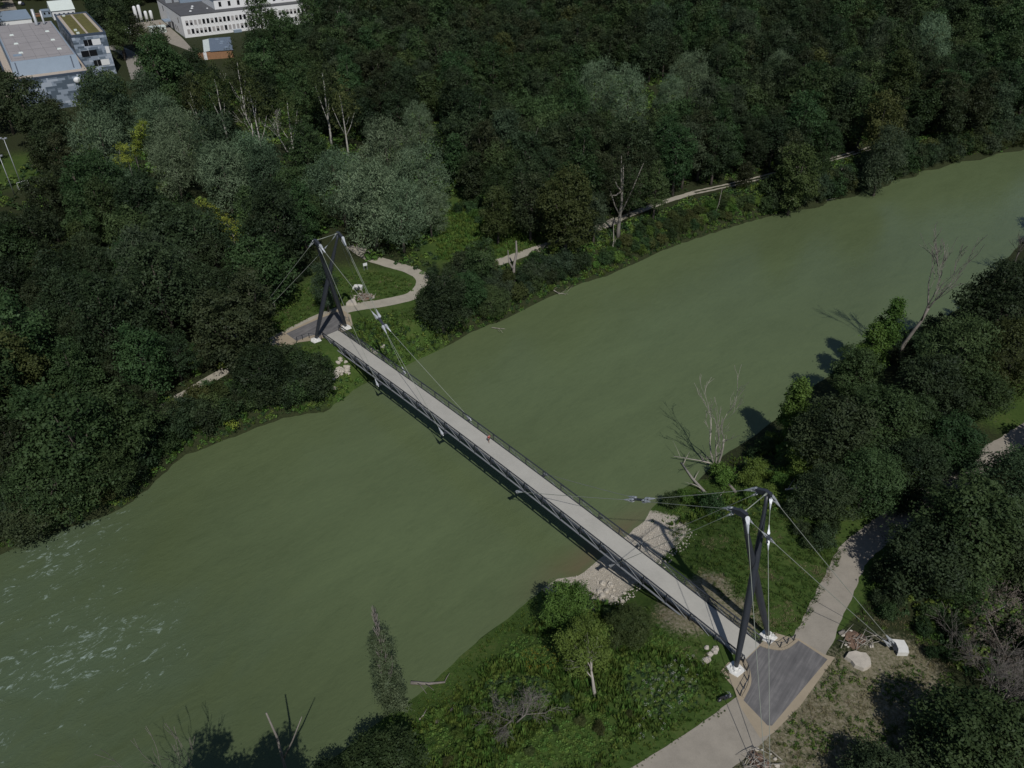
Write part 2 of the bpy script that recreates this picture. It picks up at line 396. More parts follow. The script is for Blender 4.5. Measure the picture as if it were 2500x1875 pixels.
AX = Vector((-0.6686, 0.7436)); BC = Vector((-3.365, 100.02))
ll = (wx - BC.x) * DN.x + (wy - BC.y) * DN.y            # metres downstream of the bridge axis
ss = (wx - BC.x) * AX.x + (wy - BC.y) * AX.y
rapid = sstep((ll + 2 * np.sin(ss * 0.3) - 16) / 46); foamy = sstep((ll + 5 * np.sin(ss * 0.17 + 1) - 30) / 36)
w = link_mesh('river', grid_mesh('river', WX, WY, np.full(wx.shape, WZ), M['water'], {'shallow': shal, 'rapid': rapid, 'foam': foamy}))
tag(w, 'silty green river with small rapids downstream of the footbridge', 'river', kind='structure')

# ------------------------------------------------------------------ paths, plazas
def gravel(name, col, dark=0.75, rough=0.9):
    m, nt, b = nt_of(name); c = coords(nt)
    n1 = noise(nt, 0.4, 5, 0.65, c); n2 = noise(nt, 14, 2, 0.6, c)
    f = math_n(nt, 'ADD', math_n(nt, 'MULTIPLY', n1.outputs['Fac'], .6), math_n(nt, 'MULTIPLY', n2.outputs['Fac'], .4))
    r = ramp(nt, f, [(0.3, tuple(x * dark for x in col)), (0.55, col), (0.75, tuple(x * 1.15 for x in col))])
    nt.links.new(r.outputs[0], b.inputs['Base Color']); b.inputs['Roughness'].default_value = rough
    b.inputs['Specular IOR Level'].default_value = 0.2
    bump(nt, b, n2.outputs['Fac'], 0.3, 0.03); return m
M['gravel'] = gravel('gravel_path', (0.30, 0.27, 0.225))
M['gravel_pale'] = gravel('gravel_pale', (0.36, 0.33, 0.27))
M['apron'] = gravel('sandy_concrete', (0.33, 0.275, 0.20), 0.85)
def asphalt_material():
    m, nt, b = nt_of('asphalt'); c = coords(nt, 'Object', (1, 1, 1), (0, 0, -R(52)))
    st = nt.nodes.new("ShaderNodeMapping"); nt.links.new(c, st.inputs['Vector']); st.inputs['Scale'].default_value = (0.12, 2.0, 1)
    n1 = noise(nt, 1.0, 4, 0.6, st.outputs[0]); n2 = noise(nt, 0.5, 4, 0.6, c); n3 = noise(nt, 20, 2, 0.6, c)
    f = math_n(nt, 'ADD', math_n(nt, 'MULTIPLY', n1.outputs['Fac'], .5), math_n(nt, 'ADD', math_n(nt, 'MULTIPLY', n2.outputs['Fac'], .3), math_n(nt, 'MULTIPLY', n3.outputs['Fac'], .2)))
    r = ramp(nt, f, [(0.36, (0.085, 0.082, 0.083)), (0.5, (0.125, 0.12, 0.12)), (0.64, (0.20, 0.19, 0.185))])
    nt.links.new(r.outputs[0], b.inputs['Base Color']); b.inputs['Roughness'].default_value = 0.85; return m
M['asphalt'] = asphalt_material()
def smooth_line(pts, step=1.0):
    out = []
    P = [pts[0]] + list(pts) + [pts[-1]]
    for i in range(1, len(P) - 2):
        p0, p1, p2, p3 = P[i - 1], P[i], P[i + 1], P[i + 2]
        n = max(2, int((Vector(p2) - Vector(p1)).length / step))
        for k in range(n):
            t = k / n
            out.append(tuple(0.5 * ((2 * b_) + (-a_ + c_) * t + (2 * a_ - 5 * b_ + 4 * c_ - d_) * t * t + (-a_ + 3 * b_ - 3 * c_ + d_) * t ** 3)
                             for a_, b_, c_, d_ in zip(p0, p1, p2, p3)))
    out.append(tuple(pts[-1])); return out
def strip(name, px, width, mat, z=0.03, label='', cat='path', off=0.0, world=False, ragged=0.12):
    line = px if world else [tuple(at(x, y, 0)[:2]) for x, y in px]
    line = smooth_line(line, 0.9); mb = MB(); rr = random.Random(len(name) + len(px)); n = len(line); ds = 0.0
    wd = width if hasattr(width, '__len__') else None
    for i, p in enumerate(line):
        a = Vector(line[max(i - 1, 0)]); b = Vector(line[min(i + 1, n - 1)]); d = (b - a).normalized(); nn = Vector((-d.y, d.x))
        ww = width if wd is None else wd[0] + (wd[1] - wd[0]) * i / n
        l = Vector(p) + nn * (off + ww / 2 + rr.uniform(-ragged, ragged)); r_ = Vector(p) + nn * (off - ww / 2 + rr.uniform(-ragged, ragged))
        for q in (l, r_): mb.v.append((q.x, q.y, max(z, lz(q.x, q.y) + z)))
        if i: k = 2 * i; mb.f.append([k - 2, k - 1, k + 1, k])
    o = mb.build(name, mat); tag(o, label, cat, kind='structure'); return o
def sheet(name, px, mat, z, label, cat, src=None, smooth=False):
    """flat n-gon; px in view pixels or, with src=(ox,oy,k), in pixels of an enlarged crop"""
    pts = [((src[0] + src[2] * x) / S, (src[1] + src[2] * y) / S) for x, y in px] if src else px
    mb = MB(); mb.poly([at(x, y, 0).xy.to_3d() + Vector((0, 0, z)) for x, y in pts])
    o = mb.build(name, mat, fix=True)
    for p in o.data.polygons:
        if p.normal.z < 0: p.flip()
    tag(o, label, cat, kind='structure'); return o
# far bank
strip('path', [(-60, 1040), (20, 1018), (200, 945), (330, 888), (390, 858), (450, 822), (500, 793), (545, 768), (592, 736)], 2.6, M['gravel_pale'], 0.03, 'pale gravel path running downstream along the far bank')
strip('path', [(592, 737), (640, 712), (700, 683), (760, 665), (830, 654), (885, 641), (910, 622), (912, 600), (885, 583), (838, 569), (800, 556), (760, 530)], 3.4, M['gravel_pale'], 0.034, 'pale gravel path curving away from the far bridgehead', ragged=0.08)
strip('path', [(905, 612), (960, 600), (1030, 580), (1090, 562), (1130, 548), (1180, 531), (1280, 497), (1335, 474)], 3.2, M['gravel_pale'], 0.03, 'pale gravel path through the meadow upstream of the far bridgehead')
TR = [(1335, 474), (1420, 441), (1500, 416), (1570, 401), (1650, 382), (1800, 343), (1950, 300)]
strip('path', TR[:3], 2.1, M['gravel_pale'], 0.03, 'pale gravel lane above the weedy far bank')
strip('path', TR[2:], 0.8, M['gravel_pale'], 0.03, 'river side wheel track of the far bank lane', off=-0.8)
strip('path', TR[2:], 0.8, M['gravel_pale'], 0.03, 'forest side wheel track of the far bank lane', off=0.8)
k5 = (560, 500, 600 / 2212)
sheet('plaza', [(395, 1170), (500, 1150), (800, 1010), (1000, 935), (1090, 990), (1110, 1080), (1060, 1130), (985, 1160), (850, 1200), (730, 1225), (620, 1240), (440, 1315)], M['apron'], 0.045, 'sandy paved apron at the far end of the footbridge', 'pavement', k5)
sheet('plaza', [(510, 1160), (800, 1030), (975, 965), (1050, 1010), (1010, 1075), (985, 1110), (980, 1150), (890, 1185), (800, 1170), (720, 1180), (660, 1205), (605, 1228)], M['asphalt'], 0.055, 'grey asphalt forecourt at the far end of the footbridge', 'pavement', k5)
# near bank
k3 = (1700, 1475, 800 / 2212)
strip('path', [(1500, 1655), (1560, 1600), (1620, 1560), (1690, 1480), (1745, 1400), (1780, 1330), (1812, 1262), (1842, 1200), (1890, 1158), (1960, 1105), (2050, 1045), (2145, 980), (2230, 925), (2400, 815)], [4.9, 2.9], M['gravel'], 0.03, 'wide gravel path passing the near bridgehead', ragged=0.15)
strip('path', [(1290, 1790), (1400, 1712), (1478, 1659), (1560, 1600), (1640, 1535)], [6.6, 5.6], M['gravel'], 0.036, 'broad gravel path coming from the bottom edge to the near bridgehead', ragged=0.05)
sheet('plaza', [(160, 460), (215, 395), (330, 370), (440, 260), (520, 190), (600, 215), (690, 235), (860, 340), (935, 360), (700, 690), (520, 870), (430, 905), (300, 700), (250, 560)], M['apron'], 0.045, 'sandy paved apron around the near bridgehead', 'pavement', k3)
sheet('plaza', [(318, 650), (355, 580), (368, 505), (340, 420), (330, 380), (432, 282), (470, 300), (545, 312), (610, 300), (660, 270), (683, 243), (885, 375), (510, 822), (480, 820)], M['asphalt'], 0.055, 'grey asphalt forecourt at the near end of the footbridge', 'pavement', k3)
# works yard and drive by the buildings
sheet('road', [(1230, 1250), (980, 1010), (620, 640), (330, 250), (150, -100), (-500, -100), (-500, 1660), (200, 1660)], gravel('yard', (0.30, 0.27, 0.22)), 0.03, 'pale yard around the grey clad building', 'road', (0, 0, 320 / 2212))
strip('road', [(235, 100), (262, 108), (283, 122), (292, 145), (300, 170)], 6.0, gravel('drive', (0.27, 0.25, 0.22)), 0.04, 'curving drive beside the grey clad building', 'road')
sheet('road', [(60, 420), (640, 330), (1000, 640), (1240, 900), (700, 700), (300, 640)], M['gravel'], 0.03, 'gravel yard beside the white office building', 'road', (300, 0, 320 / 2212))
# ------------------------------------------------------------------ the footbridge, local frame: x along the deck (+ = far bank), y to the downstream side
BL, BB, BT, BH, BD = 51.88, 3.656, 2.45, 23.66, 4.61
bridge = empty('footbridge', (BC.x, BC.y, 0), math.atan2(AX.y, AX.x))
tag(bridge, 'long grey deck cable footbridge with two crossed steel pylons over the green river', 'footbridge')
def camber(s): return 1.15 * (1 - (s / 51.9) ** 2) + 0.12
NP = 25; PS = [-51.6 + 103.2 * i / NP for i in range(NP + 1)]
SS = [-51.9 + 103.8 * i / 60 for i in range(61)]
# deck slab
mb = MB()
for i, s in enumerate(SS):
    z = camber(s)
    for y in (-1.75, 1.75): mb.v += [(s, y, z), (s, y, z - 0.16)]
    if i:
        b = 4 * i; a = b - 4
        mb.f += [[a, b, b + 2, a + 2], [a + 1, a + 3, b + 3, b + 1], [a, a + 1, b + 1, b], [a + 2, b + 2, b + 3, a + 3]]
mb.f += [[0, 2, 3, 1], [240, 241, 243, 242]]
mb.build('deck', M['deck'], bridge, fix=True)
mb = MB()
for y in (-1.86, 1.86):
    for i in range(60):
        mb.bar((SS[i], y, camber(SS[i]) - 0.09), (SS[i + 1], y, camber(SS[i + 1]) - 0.09), 0.14, 0.26)
for s in PS: mb.bar((s, -2.0, camber(s) - 0.42), (s, 2.0, camber(s) - 0.42), 0.2, 0.3)
mb.build('edge_beam', M['steel'], bridge)
for side in (1, -1):
    tr = empty('truss', parent=bridge); y = 2.06 * side
    mb = MB(); mb.tube([(s, y, camber(s) + 1.12) for s in SS], 0.10, 8); mb.build('top_chord', M['steel'], tr, True)
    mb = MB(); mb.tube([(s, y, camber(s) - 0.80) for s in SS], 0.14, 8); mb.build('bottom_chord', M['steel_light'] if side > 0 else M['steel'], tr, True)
    post = None
    for i, s in enumerate(PS):
        if post is None:
            mb = MB(); mb.bar((0, 0, -0.8), (0, 0, 1.12), 0.15, 0.12, (1, 0, 0)); post = mb.build('post', M['steel'], tr); o = post
        else: o = post.copy(); COL.objects.link(o)
        o.location = (s, y, camber(s))
    for i in range(NP):
        s0, s1 = PS[i], PS[i + 1]
        mb = MB(); mb.tube([(s1 - 0.12, y, camber(s1) + 1.05), (s0 + 0.1, y, camber(s0) - 0.72)], 0.052, 6); mb.build('diagonal', M['steel_light'], tr, True)
    mb = MB()
    yi = 1.93 * side
    for h in (0.62, ): mb.tube([(s, yi, camber(s) + h) for s in SS], 0.022, 5)
    mb.build('handrail', M['steel'], bridge, True)
    mb = MB(); n = 300; st = 103.6 / n
    for i in range(n):
        s0 = -51.8 + i * st
        for (a, b) in ((s0, s0 + 2 * st), (s0 + 2 * st, s0)):
            if max(a, b) > 51.8: continue
            mb.tube([(a, yi, camber(a) + 0.02), (b, yi, camber(b) + 1.02)], 0.0095, 3, cap=False)
    mb.build('safety_net', M['net'], bridge)
# pylons
sock_cache = {}
def socket_mesh(big=1.0):
    key = round(big, 2)
    if key not in sock_cache:
        mb = MB(); k = big     # local z = away from the pin, along the cable; pin at origin
        for sx in (-1, 1):     # fork with two flat round cheeks
            ring = [(0.24 * k * math.cos(a), 0.24 * k * math.sin(a)) for a in [math.pi + math.pi * i / 8 for i in range(9)]]
            out = ring + [(0.13 * k, 0.62 * k), (-0.13 * k, 0.62 * k)]
            for x0, x1 in ((sx * 0.09 * k, sx * 0.17 * k),):
                b = len(mb.v); n = len(out)
                mb.v += [(x0, p, q) for p, q in out] + [(x1, p, q) for p, q in out]
                mb.f.append([b + i for i in range(n)]); mb.f.append([b + n + i for i in range(n)][::-1])
                for i in range(n): j = (i + 1) % n; mb.f.append([b + i, b + n + i, b + n + j, b + j])
        mb.tube([(0, 0, 0.5 * k), (0, 0, 0.72 * k), (0, 0, 1.15 * k), (0, 0, 1.5 * k)], [0.2 * k, 0.17 * k, 0.12 * k, 0.055 * k], 10)
        mb.tube([(-0.22 * k, 0, 0), (0.22 * k, 0, 0)], 0.09 * k, 8)
        sock_cache[key] = mb.mesh('cable_socket', M['galv'], False, True)
    return sock_cache[key]
def socket(p, d, parent, big=1.0):
    o = link_mesh('cable_socket', socket_mesh(big), parent); o.location = p
    o.rotation_euler = Vector(d).to_track_quat('Z', 'X').to_euler(); return o
def cable(p0, p1, sock=(1.0, 1.0), r=0.042, sag=0.004):
    p0, p1 = Vector(p0), Vector(p1); d = (p1 - p0); n = 10
    pts = [p0 + d * (i / n) + Vector((0, 0, -4 * sag * d.length * (i / n) * (1 - i / n))) for i in range(n + 1)]
    mb = MB(); mb.tube(pts, r, 6); o = mb.build('cable', M['cable'], bridge, True)
    if sock[0]: socket(p0, pts[1] - pts[0], o, sock[0])
    if sock[1]: socket(p1, pts[-2] - pts[-1], o, sock[1])
    return o
def spindle(p0, p1, n=18, r0=0.27, rm=0.52, r1=0.24):
    p0, p1 = Vector(p0), Vector(p1); pts = []; rr = []
    for i in range(n + 1):
        t = i / n; pts.append(p0 + (p1 - p0) * t)
        e = math.sin(math.pi * min(1, t / 0.9)) ** 0.75 if t < 0.9 else 0
        e = max(e, 0); rr.append((r0 * (1 - t) + r1 * t) + (rm - 0.29) * e)
    return pts, rr
bar_pts = [-29.9, -9.75, 9.75, 29.9]
for q in (-1, 1):                       # -1 near bank, +1 far bank
    py = empty('pylon', parent=bridge)
    base = {s: Vector((q * BL, s * BB, 0.25)) for s in (1, -1)}
    top = {s: Vector((q * (BL - BD), s * BT, BH)) for s in (1, -1)}
    for s in (1, -1):
        pts, rr = spindle(base[s], top[-s]); 
        off = Vector((0.10 * q * s, 0, 0))       # the two legs pass each other side by side at the crossing
        pts = [p + off * math.sin(math.pi * i / (len(pts) - 1)) for i, p in enumerate(pts)]
        mb = MB(); mb.tube(pts, rr, 14); mb.build('leg', M['steel'], py, True)
    for s in (1, -1):
        t = top[s]; mb = MB()
        x0, x1 = (t.x - 0.75, t.x + 1.5) if q < 0 else (t.x - 1.5, t.x + 0.75)
        a = -q
        zt = t.z + 0.35
        pr = [(t.x - a * 0.62, zt - 0.62), (t.x - a * 0.5, zt - 0.05), (t.x + a * 0.3, zt + 0.02), (t.x + a * 1.5, zt - 0.5), (t.x + a * 1.42, zt - 0.86), (t.x, zt - 0.8)]
        b = len(mb.v); n = len(pr)
        mb.v += [(x, t.y - 0.24, z) for x, z in pr] + [(x, t.y + 0.24, z) for x, z in pr]
        mb.f.append([b + i for i in range(n)]); mb.f.append([b + n + i for i in range(n)][::-1])
        for i in range(n): j = (i + 1) % n; mb.f.append([b + i, b + n + i, b + n + j, b + j])
        mb.build('pylon_head', M['steel'], py, fix=True)
    mb = MB(); mb.tube([(top[1].x, BT - 0.2, BH + 0.15), (top[-1].x, -BT + 0.2, BH + 0.15)], 0.06, 8)
    for s in (1, -1): mb.tube([(top[1].x, s * (BT - 0.22), BH + 0.15), (top[1].x, s * (BT - 0.85), BH + 0.15)], [0.16, 0.075], 8)
    mb.build('tie_rod', M['cable'], py, True)
    # concrete feet with a cast steel shoe
    for s in (1, -1):
        b0 = base[s]; mb = MB(); x, y = b0.x, b0.y
        lo = [(x - 1.6, y - 1.2), (x - 0.2, y - 1.5), (x + 1.5, y - 1.2), (x + 1.6, y + 1.0), (x + 0.3, y + 1.65), (x - 1.4, y + 1.3)]
        hi = [(x + (a - x) * 0.6, y + (c - y) * 0.6) for a, c in lo]
        mb.prism(lo, -1.3, 0.16, hi)
        fo = mb.build('foundation', M['white_conc'], bridge, fix=True)
        mb = MB(); mb.tube([b0 + Vector((0, 0, -0.2)), b0 + Vector((0, 0, 0.35))], [0.5, 0.30], 10)
        for an in range(4):
            a = an * math.pi / 2 + 0.5; mb.tube([(x + 0.34 * math.cos(a), y + 0.34 * math.sin(a), 0.1), (x + 0.62 * math.cos(a), y + 0.62 * math.sin(a), 0.1)], [0.17, 0.24], 7)
        mb.build('shoe', M['white_conc'], fo, True)
    # yoke between the pylon pair and the two inner hangers
    yk = Vector((q * 31.15, 0, 12.45)); dx = Vector((-q * 0.85, 0, -0.53)).normalized()
    mb = MB(); side = Vector((0, 1, 0)); up = dx.cross(side).normalized()
    prof = [(-1.15, 0.5), (-0.55, 0.24), (0.5, 0.24), (1.15, 0.48), (1.2, -0.48), (0.5, -0.24), (-0.55, -0.24), (-1.15, -0.5)]
    n = len(prof)
    mb.v += [tuple(yk + dx * a + side * c + up * 0.06) for a, c in prof] + [tuple(yk + dx * a + side * c - up * 0.06) for a, c in prof]
    mb.f += [list(range(n)), list(range(n, 2 * n))[::-1]] + [[i, n + i, n + (i + 1) % n, (i + 1) % n] for i in range(n)]
    mb.build('yoke_plate', M['steel'], bridge, fix=True)
    nd = Vector((q * 49.8, 0, 20.0)); mb = MB()
    for s in (1, -1):
        mb.bar(nd + Vector((-q * 0.33, s * 0.46, 0.42)), nd - Vector((-q * 0.33, s * 0.46, 0.42)), 0.42, 0.10, (q * 0.6, 0, 0.8))
    mb.build('node_plate', M['steel'], bridge)
    for s in (1, -1):
        hf = top[s] + Vector((-q * 1.5, 0, -0.36)); hb = top[s] + Vector((q * 0.66, 0, -0.2))
        yb = yk - dx * 1.05 + side * (s * 0.3); yf = yk + dx * 1.05 + side * (s * 0.3)
        cable(hf, yb, (1.1, 1.05), 0.04)
        s1 = q * 9.75; br = Vector((s1, s * 3.15, camber(s1) - 0.62))
        cable(yf, br, (1.05, 0.9), 0.04)
        s2 = q * 29.9; br2 = Vector((s2, s * 3.15, camber(s2) - 0.62))
        cable(top[s] + Vector((-q * 1.3, 0, -0.95)), br2, (0.8, 0.8), 0.034)
        an = Vector((q * 63.4, s * 14.1, 0.75))
        cable(hb + Vector((0, s * 0.1, 0)), an + Vector((0, s * 0.35, 0)), (1.15, 1.1), 0.038)
        dn = (nd - hb).normalized(); cable(hb + Vector((0, -s * 0.15, -0.25)), nd - dn * 0.5, (0.8, 0.66), 0.038)
        an2 = Vector((q * 63.4, -s * 14.1, 0.75)) + Vector((0, s * 0.35, 0))
        d2 = (an2 - nd).normalized(); cable(nd + d2 * 0.5, an2, (0.66, 1.0), 0.038)
        # anchor block with two steel fins
        ax = Vector((q * 64.3, s * 14.6, 0)); di = Vector((q * 0.68, s * 0.73, 0)); sd = Vector((-di.y, di.x, 0))
        gz = 0.0
        def P(a, c, z): v = ax + di * a + sd * c; return (v.x, v.y, z)
        mb = MB(); lo = [P(-0.5, -1.0, 0)[:2], P(0.9, -1.0, 0)[:2], P(1.1, -0.2, 0)[:2], P(1.0, 0.9, 0)[:2], P(-0.6, 1.05, 0)[:2], P(-0.25, 0.45, 0)[:2], P(-0.25, -0.45, 0)[:2]]
        mb.prism(lo, gz - 1.5, gz + 0.75)
        ab = mb.build('anchor_block', M['white_conc'], bridge, fix=True)
        mb = MB()
        for c in (-0.35, 0.35):
            mb.bar(P(-0.9, c, 0.62), P(0.2, c, 0.62), 0.5, 0.16)
        mb.build('anchor_fin', M['steel'], ab)
# hanger brackets below the deck edge
for s in bar_pts:
    for sd in (1, -1):
        z = camber(s); mb = MB()
        lo = [(s - 0.32, sd * 2.05), (s + 0.32, sd * 2.05), (s + 0.16, sd * 3.0), (s + 0.36, sd * 3.3), (s - 0.36, sd * 3.3), (s - 0.16, sd * 3.0)]
        mb.prism(lo, z - 0.95, z - 0.72)
        br = mb.build('hanger_bracket', M['steel'], bridge, fix=True)
        mb = MB(); e = 1 if s > 0 else -1
        d = Vector((-e * 0.86, 0, -0.5)); p = Vector((s, sd * 3.15, z - 0.70)); mb.tube([p, p + d * 0.42], [0.13, 0.11], 8); mb.build('anchor_nut', M['galv'], br)
# ------------------------------------------------------------------ guard railings at the bridgeheads
def guard_railing(px, src, label, group='short curved guard railings at the bridgeheads'):
    pts = [at((src[0] + src[2] * x) / S, (src[1] + src[2] * y) / S, 0) for x, y in px]
    root = empty('guard_railing', pts[0]); tag(root, label, 'railing', group)
    loc = [p - pts[0] for p in pts]; post = None
    for p in loc:
        if post is None:
            mb = MB(); mb.bar((0, 0, 0.02), (0, 0, 1.2), 0.15, 0.12); post = mb.build('post', M['steel'], root); o = post
        else: o = post.copy(); COL.objects.link(o)
        o.location = p
    line = smooth_line([tuple(p) for p in loc], 0.3)
    mb = MB(); mb.tube([Vector(p) + Vector((0, 0, 1.16)) for p in line], 0.035, 6); mb.build('handrail', M['steel'], root, True)
    mb = MB()
    for h in (0.3, 0.6, 0.88): mb.tube([Vector(p) + Vector((0, 0, h)) for p in line], 0.010, 4)
    mb.build('wire', M['steel_light'], root)
    return root
def kerb(px, src, label):
    pts = smooth_line([tuple(at((src[0] + src[2] * x) / S, (src[1] + src[2] * y) / S, 0)[:2]) for x, y in px], 0.35)
    mb = MB()
    for a, b in zip(pts[:-1], pts[1:]): mb.bar((*a, 0.08), (*b, 0.08), 0.34, 0.14)
    o = mb.build('kerb', M['apron']); tag(o, label, 'kerb', kind='structure')
k7 = (1720, 1460, 320 / 2212)
guard_railing([(940, 770), (1090, 800), (1270, 840), (1390, 770), (1500, 715)], k7, 'curved guard railing beside the upstream foot of the near pylon')
guard_railing([(650, 1090), (715, 1230), (725, 1400), (660, 1535), (600, 1650)], k7, 'curved guard railing beside the downstream foot of the near pylon')
kerb([(930, 790), (1030, 830), (1250, 868), (1400, 835), (1560, 715)], k7, 'curved sandy kerb by the upstream railing of the near forecourt')
kerb([(665, 1050), (730, 1180), (765, 1390), (730, 1530), (650, 1680)], k7, 'curved sandy kerb by the downstream railing of the near forecourt')
guard_railing([(830, 1215), (720, 1200), (660, 1215), (610, 1232)], k5, 'short guard railing beside the downstream foot of the far pylon')
guard_railing([(985, 1140), (1000, 1095), (1040, 1065), (1080, 1050)], k5, 'short guard railing beside the upstream foot of the far pylon')
# ------------------------------------------------------------------ buildings
def cladding():
    m, nt, b = nt_of('patchwork_cladding'); c = coords(nt)
    uv = nt.nodes.new("ShaderNodeSeparateXYZ"); nt.links.new(c, uv.inputs[0])
    s = math_n(nt, 'ADD', uv.outputs[0], uv.outputs[1])
    def cell(w, h, off, seed):
        row = math_n(nt, 'FLOOR', math_n(nt, 'DIVIDE', uv.outputs[2], h))
        sh = math_n(nt, 'MULTIPLY', row, off)
        cx = math_n(nt, 'FLOOR', math_n(nt, 'DIVIDE', math_n(nt, 'ADD', s, sh), w))
        cb = nt.nodes.new("ShaderNodeCombineXYZ"); nt.links.new(cx, cb.inputs[0]); nt.links.new(row, cb.inputs[1]); cb.inputs[2].default_value = seed
        wn_ = nt.nodes.new("ShaderNodeTexWhiteNoise"); nt.links.new(cb.outputs[0], wn_.inputs['Vector']); return wn_.outputs['Value']
    a = cell(2.4, 0.8, 0.73, 1.0); d = cell(3.6, 1.6, 1.27, 4.0)
    f = math_n(nt, 'ADD', math_n(nt, 'MULTIPLY', a, 0.5), math_n(nt, 'MULTIPLY', d, 0.5))
    r = ramp(nt, f, [(0.0, (0.085, 0.115, 0.15)), (0.36, (0.155, 0.195, 0.245)), (0.5, (0.26, 0.31, 0.38)), (0.70, (0.38, 0.43, 0.50))])
    r.color_ramp.interpolation = 'CONSTANT'
    nt.links.new(r.outputs[0], b.inputs['Base Color']); b.inputs['Roughness'].default_value = 0.6; return m
M['clad'] = cladding()
M['roof_grey'] = simple('roof_membrane', (0.29, 0.27, 0.27), 0.9, 0, 0.12, 0.15)
M['roof_dark'] = simple('roof_felt_dark', (0.085, 0.085, 0.09), 0.9, 0, 0.2, 0.2)
M['zinc'] = simple('blue_grey_sheet', (0.235, 0.295, 0.365), 0.5, 0, 0.08, 0.4)
M['gravel_roof'] = simple('gravel_roof', (0.42, 0.36, 0.30), 0.9, 0, 0.15, 0.8)
M['sedum'] = simple('sedum_roof', (0.105, 0.095, 0.022), 0.95, 0, 0.45, 0.5)
M['trim'] = simple('dark_blue_trim', (0.055, 0.075, 0.11), 0.5, 0, 0.1, 1)
M['plaster'] = simple('white_plaster', (0.78, 0.775, 0.765), 0.8, 0, 0.05, 0.3)
M['white_paint'] = simple('white_paint', (0.74, 0.75, 0.75), 0.45, 0, 0.05, 1)
M['orange'] = simple('orange_boards', (0.29, 0.155, 0.08), 0.8, 0, 0.25, 1.2)
M['blue_roof'] = simple('slate_blue_roof', (0.13, 0.165, 0.215), 0.7, 0, 0.1, 0.6)
M['mint'] = simple('pale_green_white_sheet', (0.60, 0.655, 0.62), 0.5, 0, 0.06, 0.6)
M['car_dark'] = simple('dark_car_paint', (0.03, 0.035, 0.05), 0.25, 0.2, 0.1, 1)
M['tyre'] = simple('black_rubber', (0.02, 0.02, 0.022), 0.8, 0, 0.1, 3)
M['blind'] = simple('window_blind', (0.36, 0.34, 0.33), 0.7, 0, 0.08, 2)
M['tile_red'] = simple('red_roof_tiles', (0.28, 0.12, 0.075), 0.8, 0, 0.2, 1)
def glass():
    m, nt, b = nt_of('window_glass'); b.inputs['Base Color'].default_value = (0.012, 0.013, 0.016, 1); b.inputs['Roughness'].default_value = 0.08; return m
M['glass'] = glass()
kA = 320 / 2212
def pa(x, y, z=0, ox=0): return at((ox + kA * x) / S, kA * y / S, z)
# --- grey building: local frame, x to the right along the front, y to the back, origin at the front right corner of the lower block
FR = pa(1510, 1200, 11.5).to_3d(); FL = pa(130, 1380, 11.5)
ang = math.atan2(FR.y - FL.y, FR.x - FL.x)
gb = empty('clad_building', (FR.x, FR.y, 0), ang); tag(gb, 'large grey building with patchwork panel cladding, flat roof hall and a planted roof wing', 'building')
gx, gy = Vector((math.cos(ang), math.sin(ang), 0)), Vector((-math.sin(ang), math.cos(ang), 0))
def gl(p): v = Vector((p.x - FR.x, p.y - FR.y, 0)); return v.dot(gx), v.dot(gy)
def gp(x, y, z): return gl(pa(x, y, z))
T0 = gp(1190, 600, 16.2); T1 = gp(1775, 545, 16.2); T2 = gp(1460, 215, 16.2); T3 = gp(930, 250, 16.2)
H0 = gp(240, 1290, 11.5); H1 = gp(1380, 1160, 11.5); HB = gp(930, 345, 16.2)[1]
W0 = -(FR - FL).length
yT = min(T0[1], T1[1]); depth = HB
mb = MB(); mb.box(W0, 0, 0, yT - 0.003, 0, 11.3); mb.box(W0, -1.5, yT, depth, 0, 11.3); mb.build('wall', M['clad'], gb)
mb = MB(); mb.box(W0 + 0.35, -0.35, 0.35, depth - 0.4, 11.303, 11.42); mb.build('terrace_roof', M['gravel_roof'], gb)
mb = MB()
for a in ((W0 - 0.05, 0.05, -0.05, 0.35), (W0 - 0.05, W0 + 0.35, 0.353, depth), (-0.35, 0.05, 0.353, yT)): mb.box(*a, 11.05, 11.8)
mb.build('parapet', M['trim'], gb)
# hall
hx0, hx1, hy0 = H0[0], H1[0], (H0[1] + H1[1]) / 2
mb = MB(); sl = 1.6
lo = [(hx0, hy0), (hx1, hy0), (hx1, depth), (hx0, depth)]; hi = [(hx0 + .3, hy0 + sl), (hx1 - .3, hy0 + sl), (hx1 - .3, depth), (hx0 + .3, depth)]
mb.prism(lo, 11.425, 16.2, hi); hall = mb.build('hall', M['zinc'], gb, fix=True)
mb = MB(); mb.box(hx0 + .75, hx1 - .75, hy0 + sl + .5, depth - .5, 16.203, 16.3); mb.build('hall_roof', M['roof_grey'], hall)
mb = MB()
for x in (hx0 + 1.6, hx1 - 2.4): 
    mb.bar((x, hy0 + 0.1, 12.2), (x + .1, hy0 + sl - 0.15, 15.9), 0.35, 0.2, (0, -1, 0.3))
mb.build('downpipe', M['trim'], hall)
for (x, y) in ((795, 525), (890, 668), (1000, 820), (195, 590), (350, 888), (270, 735)):
    c = gp(x, y, 16.5); mb = MB(); mb.prism([(c[0] - .8, c[1] - .55), (c[0] + .8, c[1] - .55), (c[0] + .8, c[1] + .55), (c[0] - .8, c[1] + .55)], 16.3, 16.75, [(c[0] - .6, c[1] - .4), (c[0] + .6, c[1] - .4), (c[0] + .6, c[1] + .4), (c[0] - .6, c[1] + .4)])
    mb.build('skylight', M['mint'], hall, fix=True)
mb = MB()
for i in range(6):
    x = hx0 + 1.2 + (hx1 - hx0 - 2.4) * i / 5; mb.box(x - .03, x + .03, hy0 + sl + .8, depth - 1, 16.30, 16.325)
for i in range(5):
    y = hy0 + sl + 4 + i * (depth - hy0 - 8) / 5; mb.box(hx0 + 1, hx1 - 1, y - .03, y + .03, 16.326, 16.345)
